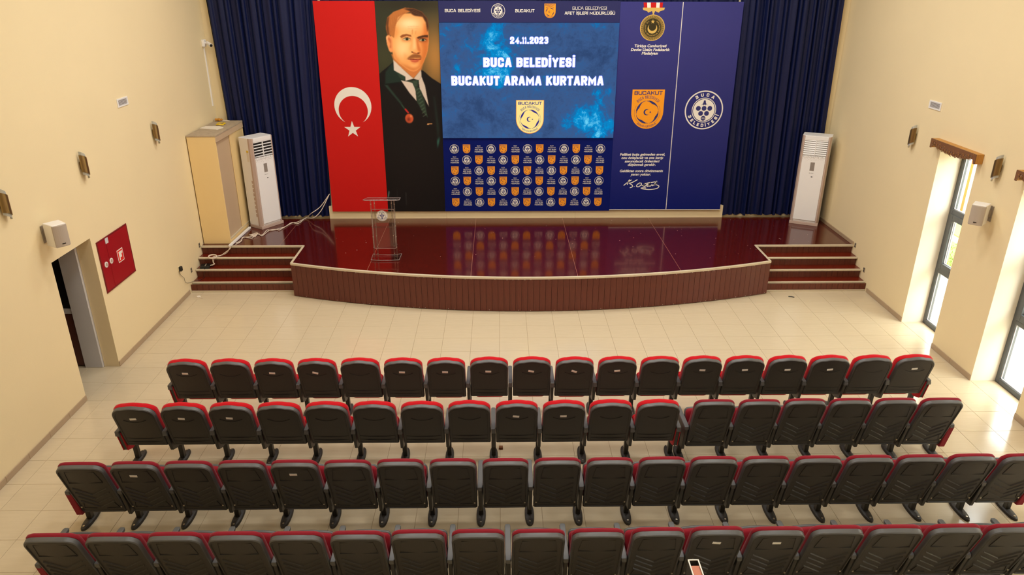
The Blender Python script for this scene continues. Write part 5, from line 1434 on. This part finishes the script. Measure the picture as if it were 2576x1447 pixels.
# carved valances
m_val = mat('brown_carved_wood', (124, 84, 54), 0.45, noise=(12, 0.15)); m_valg = wood_mat('golden_wood', (176, 118, 44), (206, 150, 66), 0.45, 'Z', scale=3)
def valance(y0, y1, label, label2=None):
    r = thing('window_valance', label, 'valance', (XR, (y0+y1)/2, 2.925), group='carved window valances')
    xf = XR-0.12; z0, z1 = 2.925, 3.062
    b = MB(); b.box(xf+.012, XR-.001, y0+.016, y1-.016, z1-.018, z1); obj('top_board', b, m_valg, r, bevel=0.002)
    for (a, c) in ((y0, y0+.016), (y1-.016, y1)):
        b = MB(); b.box(xf+.012, XR-.001, a, c, z0, z1); obj('end_board', b, m_valg, r, bevel=0.002)
    L = y1-y0; n = 60; P = [(y0, z1), (y0, z0), (y0+.035, z0)]
    for k in range(n+1):
        t_ = k/n; y = y0+.05+(L-.10)*t_
        env = 0.052-0.062*math.sin(PI*t_)**0.9
        P.append((y, z0+max(-0.05, env)+0.014*abs(math.sin(t_*PI*9))))
    P += [(y1-.035, z0), (y1, z0), (y1, z1)]
    b = MB(); b.prism(P[::-1], xf, xf+.012, lambda u, v, w: (w, u, v)); fb_ = obj('front_board', b, m_val, r)
    # carved scrolls: rings and leaves standing proud of the board
    b = MB()
    for k in range(9):
        t_ = (k+.5)/9; y = y0+.05+(L-.10)*t_; zc = z0+0.052-0.062*math.sin(PI*t_)**0.9+0.028
        for (rr, off) in ((.030, 0), (.016, .012)):
            b.tube([(xf-.004, y+off+rr*math.cos(a), zc+rr*math.sin(a)) for a in [1.7*PI*i/14+k for i in range(15)]], .005, 5)
        b.tube([(xf-.003, y-.03, zc+.03), (xf-.004, y, zc+.045), (xf-.003, y+.035, zc+.028)], .005, 5)
    obj('scrollwork', b, m_val, fb_)
    b = MB()
    for k in range(9):
        t_ = (k+.5)/9; y = y0+.05+(L-.10)*t_; zc = z0+0.052-0.062*math.sin(PI*t_)**0.9+0.028
        b.cyl((xf-.0015, y, zc), (-1, 0, 0), .013, .001, 10); b.cyl((xf-.0015, y+.045, zc+.022), (-1, 0, 0), .008, .001, 8); b.cyl((xf-.0015, y-.048, zc+.055), (-1, 0, 0), .006, .001, 8)
    obj('pierced_holes', b, m_valg, fb_)
valance(9.99, 11.135, 'carved brown wooden valance over the tall window nearest the stage')
valance(7.98, 9.125, 'carved brown wooden valance cut by the right edge of the photo')

# sockets, plug, receiver box, cords
def socket(X, px_, py_, side, label):
    c = on_x(px_, py_, X); b = MB(); w, h = .03, .045
    b.box(min(0, side*.008)+X, max(0, side*.008)+X, c.y-w, c.y+w, c.z-h, c.z+h)
    o = obj('wall_socket', b, m_sock, loc=(X, c.y, c.z), bevel=0.003); set_props(o, label, 'socket', 'step light plates on the walls')
    b = MB()
    for dz in (-.02, .02): b.box(min(side*.006, side*.0095)+X, max(side*.006, side*.0095)+X, c.y-.016, c.y+.016, c.z+dz-.011, c.z+dz+.011)
    obj('insert', b, m_black, o)
socket(XL, 481, 680, 1, 'small grey wall plate beside the lower left stage steps')
socket(XL, 501, 617, 1, 'small grey wall plate beside the top left stage step')
socket(XR, 2152, 617, -1, 'small grey wall plate beside the top right stage step')
socket(XR, 2174, 679, -1, 'small grey wall plate beside the lower right stage steps')
pc = on_x(449.5, 676, XL)
b = MB(); b.box(XL, XL+.012, pc.y-.042, pc.y+.042, pc.z-.042, pc.z+.042); set_props(obj('wall_socket', b, m_wall, loc=(XL, pc.y, pc.z), bevel=.004), 'cream wall socket behind the black plug adapter', 'socket')
b = MB(); b.box(XL+.013, XL+.06, pc.y-.03, pc.y+.03, pc.z-.045, pc.z+.04); set_props(obj('plug_adapter', b, m_black, loc=(XL+.013, pc.y, pc.z), bevel=.008), 'black plug adapter in the left wall left of the steps', 'adapter')
h1 = HS/4
cordpts = [on_x(x, y, XL+.02) for x, y in ((450.5, 682), (453, 690), (458, 695.5), (463, 699), (465, 706), (466, 710), (471, 712.5), (478, 711))]
cp = [(p_.x, p_.y, p_.z) for p_ in cordpts]
cp += [(-5.57, 12.58, h1+.01), (-5.50, 12.62, h1+.008), (-5.47, 12.72, h1+.01), (-5.455, 12.748, 2*h1-.02), (-5.45, 12.752, 2*h1+.012), (-5.44, 12.80, 2*h1+.01)]
b = MB(); b.tube(cp, .0035, 5); set_props(obj('cord', b, m_black, loc=cp[0]), 'thin black cord drooping from plug adapter to the lowest left step', 'cord')
rb = thing('receiver_box', 'small black electronic box lying on the left stage steps', 'receiver', (-5.47, 12.87, 2*h1), 0.15)
b = MB(); b.box(-.085, .085, -.085, .075, .002, .05); obj('case', b, m_black, rb, world=False, bevel=.005)
b = MB(); b.box(-.004, .012, -.07, .06, .0495, .052); obj('stripe', b, m_sock, rb, world=False)
b = MB(); b.box(.075, .125, .015, .065, .004, .04); obj('connector', b, mat('dark_connector', (62, 58, 52), .5), rb, world=False, bevel=.004)
# white floor duct beside the cabinet
a = on_z(632, 569, HS); b_ = on_z(575, 623, HS)
d = Vector((b_.x-a.x, b_.y-a.y, 0)).normalized(); nr = Vector((-d.y, d.x, 0))
a2 = Vector((-5.03, 14.22, HS)); e2 = Vector((-5.06, 13.10, HS)); d = (e2-a2).normalized(); nr = Vector((-d.y, d.x, 0))
b = MB(); b.add([a2-nr*.028+Vector((0, 0, .002)), a2+nr*.028+Vector((0, 0, .002)), e2+nr*.028+Vector((0, 0, .010)), e2-nr*.028+Vector((0, 0, .010)), a2-nr*.022+Vector((0, 0, .035)), a2+nr*.022+Vector((0, 0, .035)), e2+nr*.022+Vector((0, 0, .040)), e2-nr*.022+Vector((0, 0, .040))],
      [(0, 3, 2, 1), (4, 5, 6, 7), (0, 1, 5, 4), (1, 2, 6, 5), (2, 3, 7, 6), (3, 0, 4, 7)])
set_props(obj('floor_duct', b, m_white, loc=a2, bevel=.003), 'white cable duct lying on the stage along the cabinet foot', 'cable duct')
def zz(x, y, z=HS+.012): q_ = on_z(x, y, z); return (q_.x, q_.y, z)
def smooth_path(P, n=5):
    P = [Vector(p_) for p_ in P]; S = []
    for i in range(len(P)-1):
        p0 = P[max(i-1, 0)]; p1 = P[i]; p2 = P[i+1]; p3 = P[min(i+2, len(P)-1)]
        for k in range(n):
            t_ = k/n; S.append(0.5*((2*p1)+(-p0+p2)*t_+(2*p0-5*p1+4*p2-p3)*t_**2+(-p0+3*p1-3*p2+p3)*t_**3))
    S.append(P[-1]); return S
wp = on_y(829, 488, 14.80); w2 = on_y(806, 520, 14.74); w3 = on_y(783, 537, 14.66)
cable = thing('cable', 'twisted pair of white cables hanging from the curtain and snaking over the stage', 'cable', (-4.4, 14.3, HS))
for k, off in enumerate((0.0, 1.0)):
    P = [(wp.x, wp.y, wp.z), (w2.x+off*.01, w2.y-.02*off, w2.z-.08*off), (w3.x+.03*off, w3.y, w3.z-.1*off if w3.z-.1*off > HS+.02 else HS+.02)]
    base = [(770, 548), (748, 559), (735, 561), (716, 571), (703, 575), (697, 577), (684, 580), (672, 579), (660, 591), (648, 590), (640, 592), (631, 596), (612, 598), (605, 607), (594, 611)]
    for i, (x, y) in enumerate(base):
        P.append(zz(x+off*(2 if i % 2 else -1), y+off*(3.0*math.sin(i*1.9)+1.0), HS+.010+.004*off))
    b = MB(); b.tube(smooth_path(P), .0085, 6); obj('strand', b, m_cord, cable)
ctr = zz(638, 591, HS+.03); b = MB()
for k in range(4): b.tube([(ctr[0]+(.05+.006*k)*math.cos(a), ctr[1]+.055*math.sin(a+.3*k), HS+.014+.010*k+.008*math.sin(2*a)) for a in [2*PI*i/18 for i in range(19)]], .007, 5)
obj('tangle', b, m_cord, cable)
P = [(-5.06, 13.09, HS+.025), (-5.06, 13.07, HS-.02), (-5.12, 13.06, 3*h1+.06), (-5.22, 13.04, 3*h1+.012), (-5.30, 12.99, 3*h1+.014), (-5.31, 12.93, 3*h1+.014), (-5.34, 12.925, 3*h1-.08), (-5.33, 12.90, 2*h1+.05), (-5.36, 12.88, 2*h1+.03)]
b = MB(); b.tube(smooth_path(P), .0085, 6); b.tube(smooth_path([(p_[0]+.025*math.sin(i*2.1), p_[1]-.012, p_[2]+.008) for i, p_ in enumerate(P)]), .0085, 6)
c0 = (-5.335, 12.925, 3*h1+.016)
for k in range(2): b.tube([(c0[0]+.075*math.cos(a), c0[1]-.005+.045*math.sin(a), c0[2]+.014+.012*k+.02*math.sin(a)) for a in [2*PI*i/18 for i in range(19)]], .0085, 6)
set_props(obj('cable', b, m_cord, loc=P[0]), 'white cable looping down the left steps into the black box', 'cable')

# small litter
m_card = mat('brown_card', (122, 74, 34), .7)
c_ = on_z(500, 747, 0); b = MB(); b.prism(circle(c_.x, c_.y, .035, 9), 0.001, 0.012, FZ); b.tube([(c_.x+.02, c_.y-.02, .006), (c_.x+.10, c_.y-.09, .005)], .004, 5); set_props(obj('litter_scrap', b, m_paper, loc=(c_.x, c_.y, 0)), 'small white scrap lying on the floor before the left steps', 'litter')
c_ = on_z(1991, 748, 0); b = MB(); b.tube([(c_.x-.05, c_.y+.018, .008), (c_.x, c_.y+.004, .011), (c_.x+.045, c_.y-.02, .008)], .008, 6); set_props(obj('litter_strip', b, m_black, loc=(c_.x, c_.y, 0)), 'short black strip lying on the floor before the right steps', 'litter')
c_ = on_z(1260, 1129, 0); b = MB(); b.box(c_.x-.024, c_.x+.024, c_.y-.02, c_.y+.025, .001, .03); set_props(obj('litter_card', b, m_card, loc=(c_.x, c_.y, 0), bevel=.003), 'small brown card piece on the floor under the second row', 'litter')

# open narrow box at the bottom edge of the picture
ob = thing('open_box', 'narrow dark open box with white rim at the bottom of the photo', 'box', (1.548, 4.40, 0))
m_boxd = mat('dark_grey_board', (58, 56, 52), .6); m_salmon = mat('salmon_block', (206, 126, 96), .6, noise=(20, .1)); m_rim = mat('white_rim', (240, 234, 222), .5)
x0, x1, y0, y1, zt = 1.505, 1.592, 4.20, 4.572, 1.0
b = MB(); b.box(x0, x0+.007, y0, y1, 0.001, zt-.004); b.box(x1-.007, x1, y0, y1, 0.001, zt-.004); b.box(x0+.007, x1-.007, y0, y0+.007, .001, zt-.004); b.box(x0+.007, x1-.007, y1-.007, y1, .001, zt-.004); b.box(x0+.007, x1-.007, y0+.007, y1-.007, .001, .02)
obj('casing', b, m_boxd, ob)
b = MB(); b.box(x0-.001, x0+.009, y0, y1, zt-.004, zt); b.box(x1-.009, x1+.001, y0, y1, zt-.004, zt); b.box(x0+.009, x1-.009, y1-.009, y1+.001, zt-.004, zt); b.box(x0+.009, x1-.009, y0, y0+.009, zt-.004, zt); obj('rim', b, m_rim, ob)
b = MB(); b.box(x0+.008, x1-.008, y0+.01, y1-.055, .02, zt-.014); obj('filling', b, m_salmon, ob)
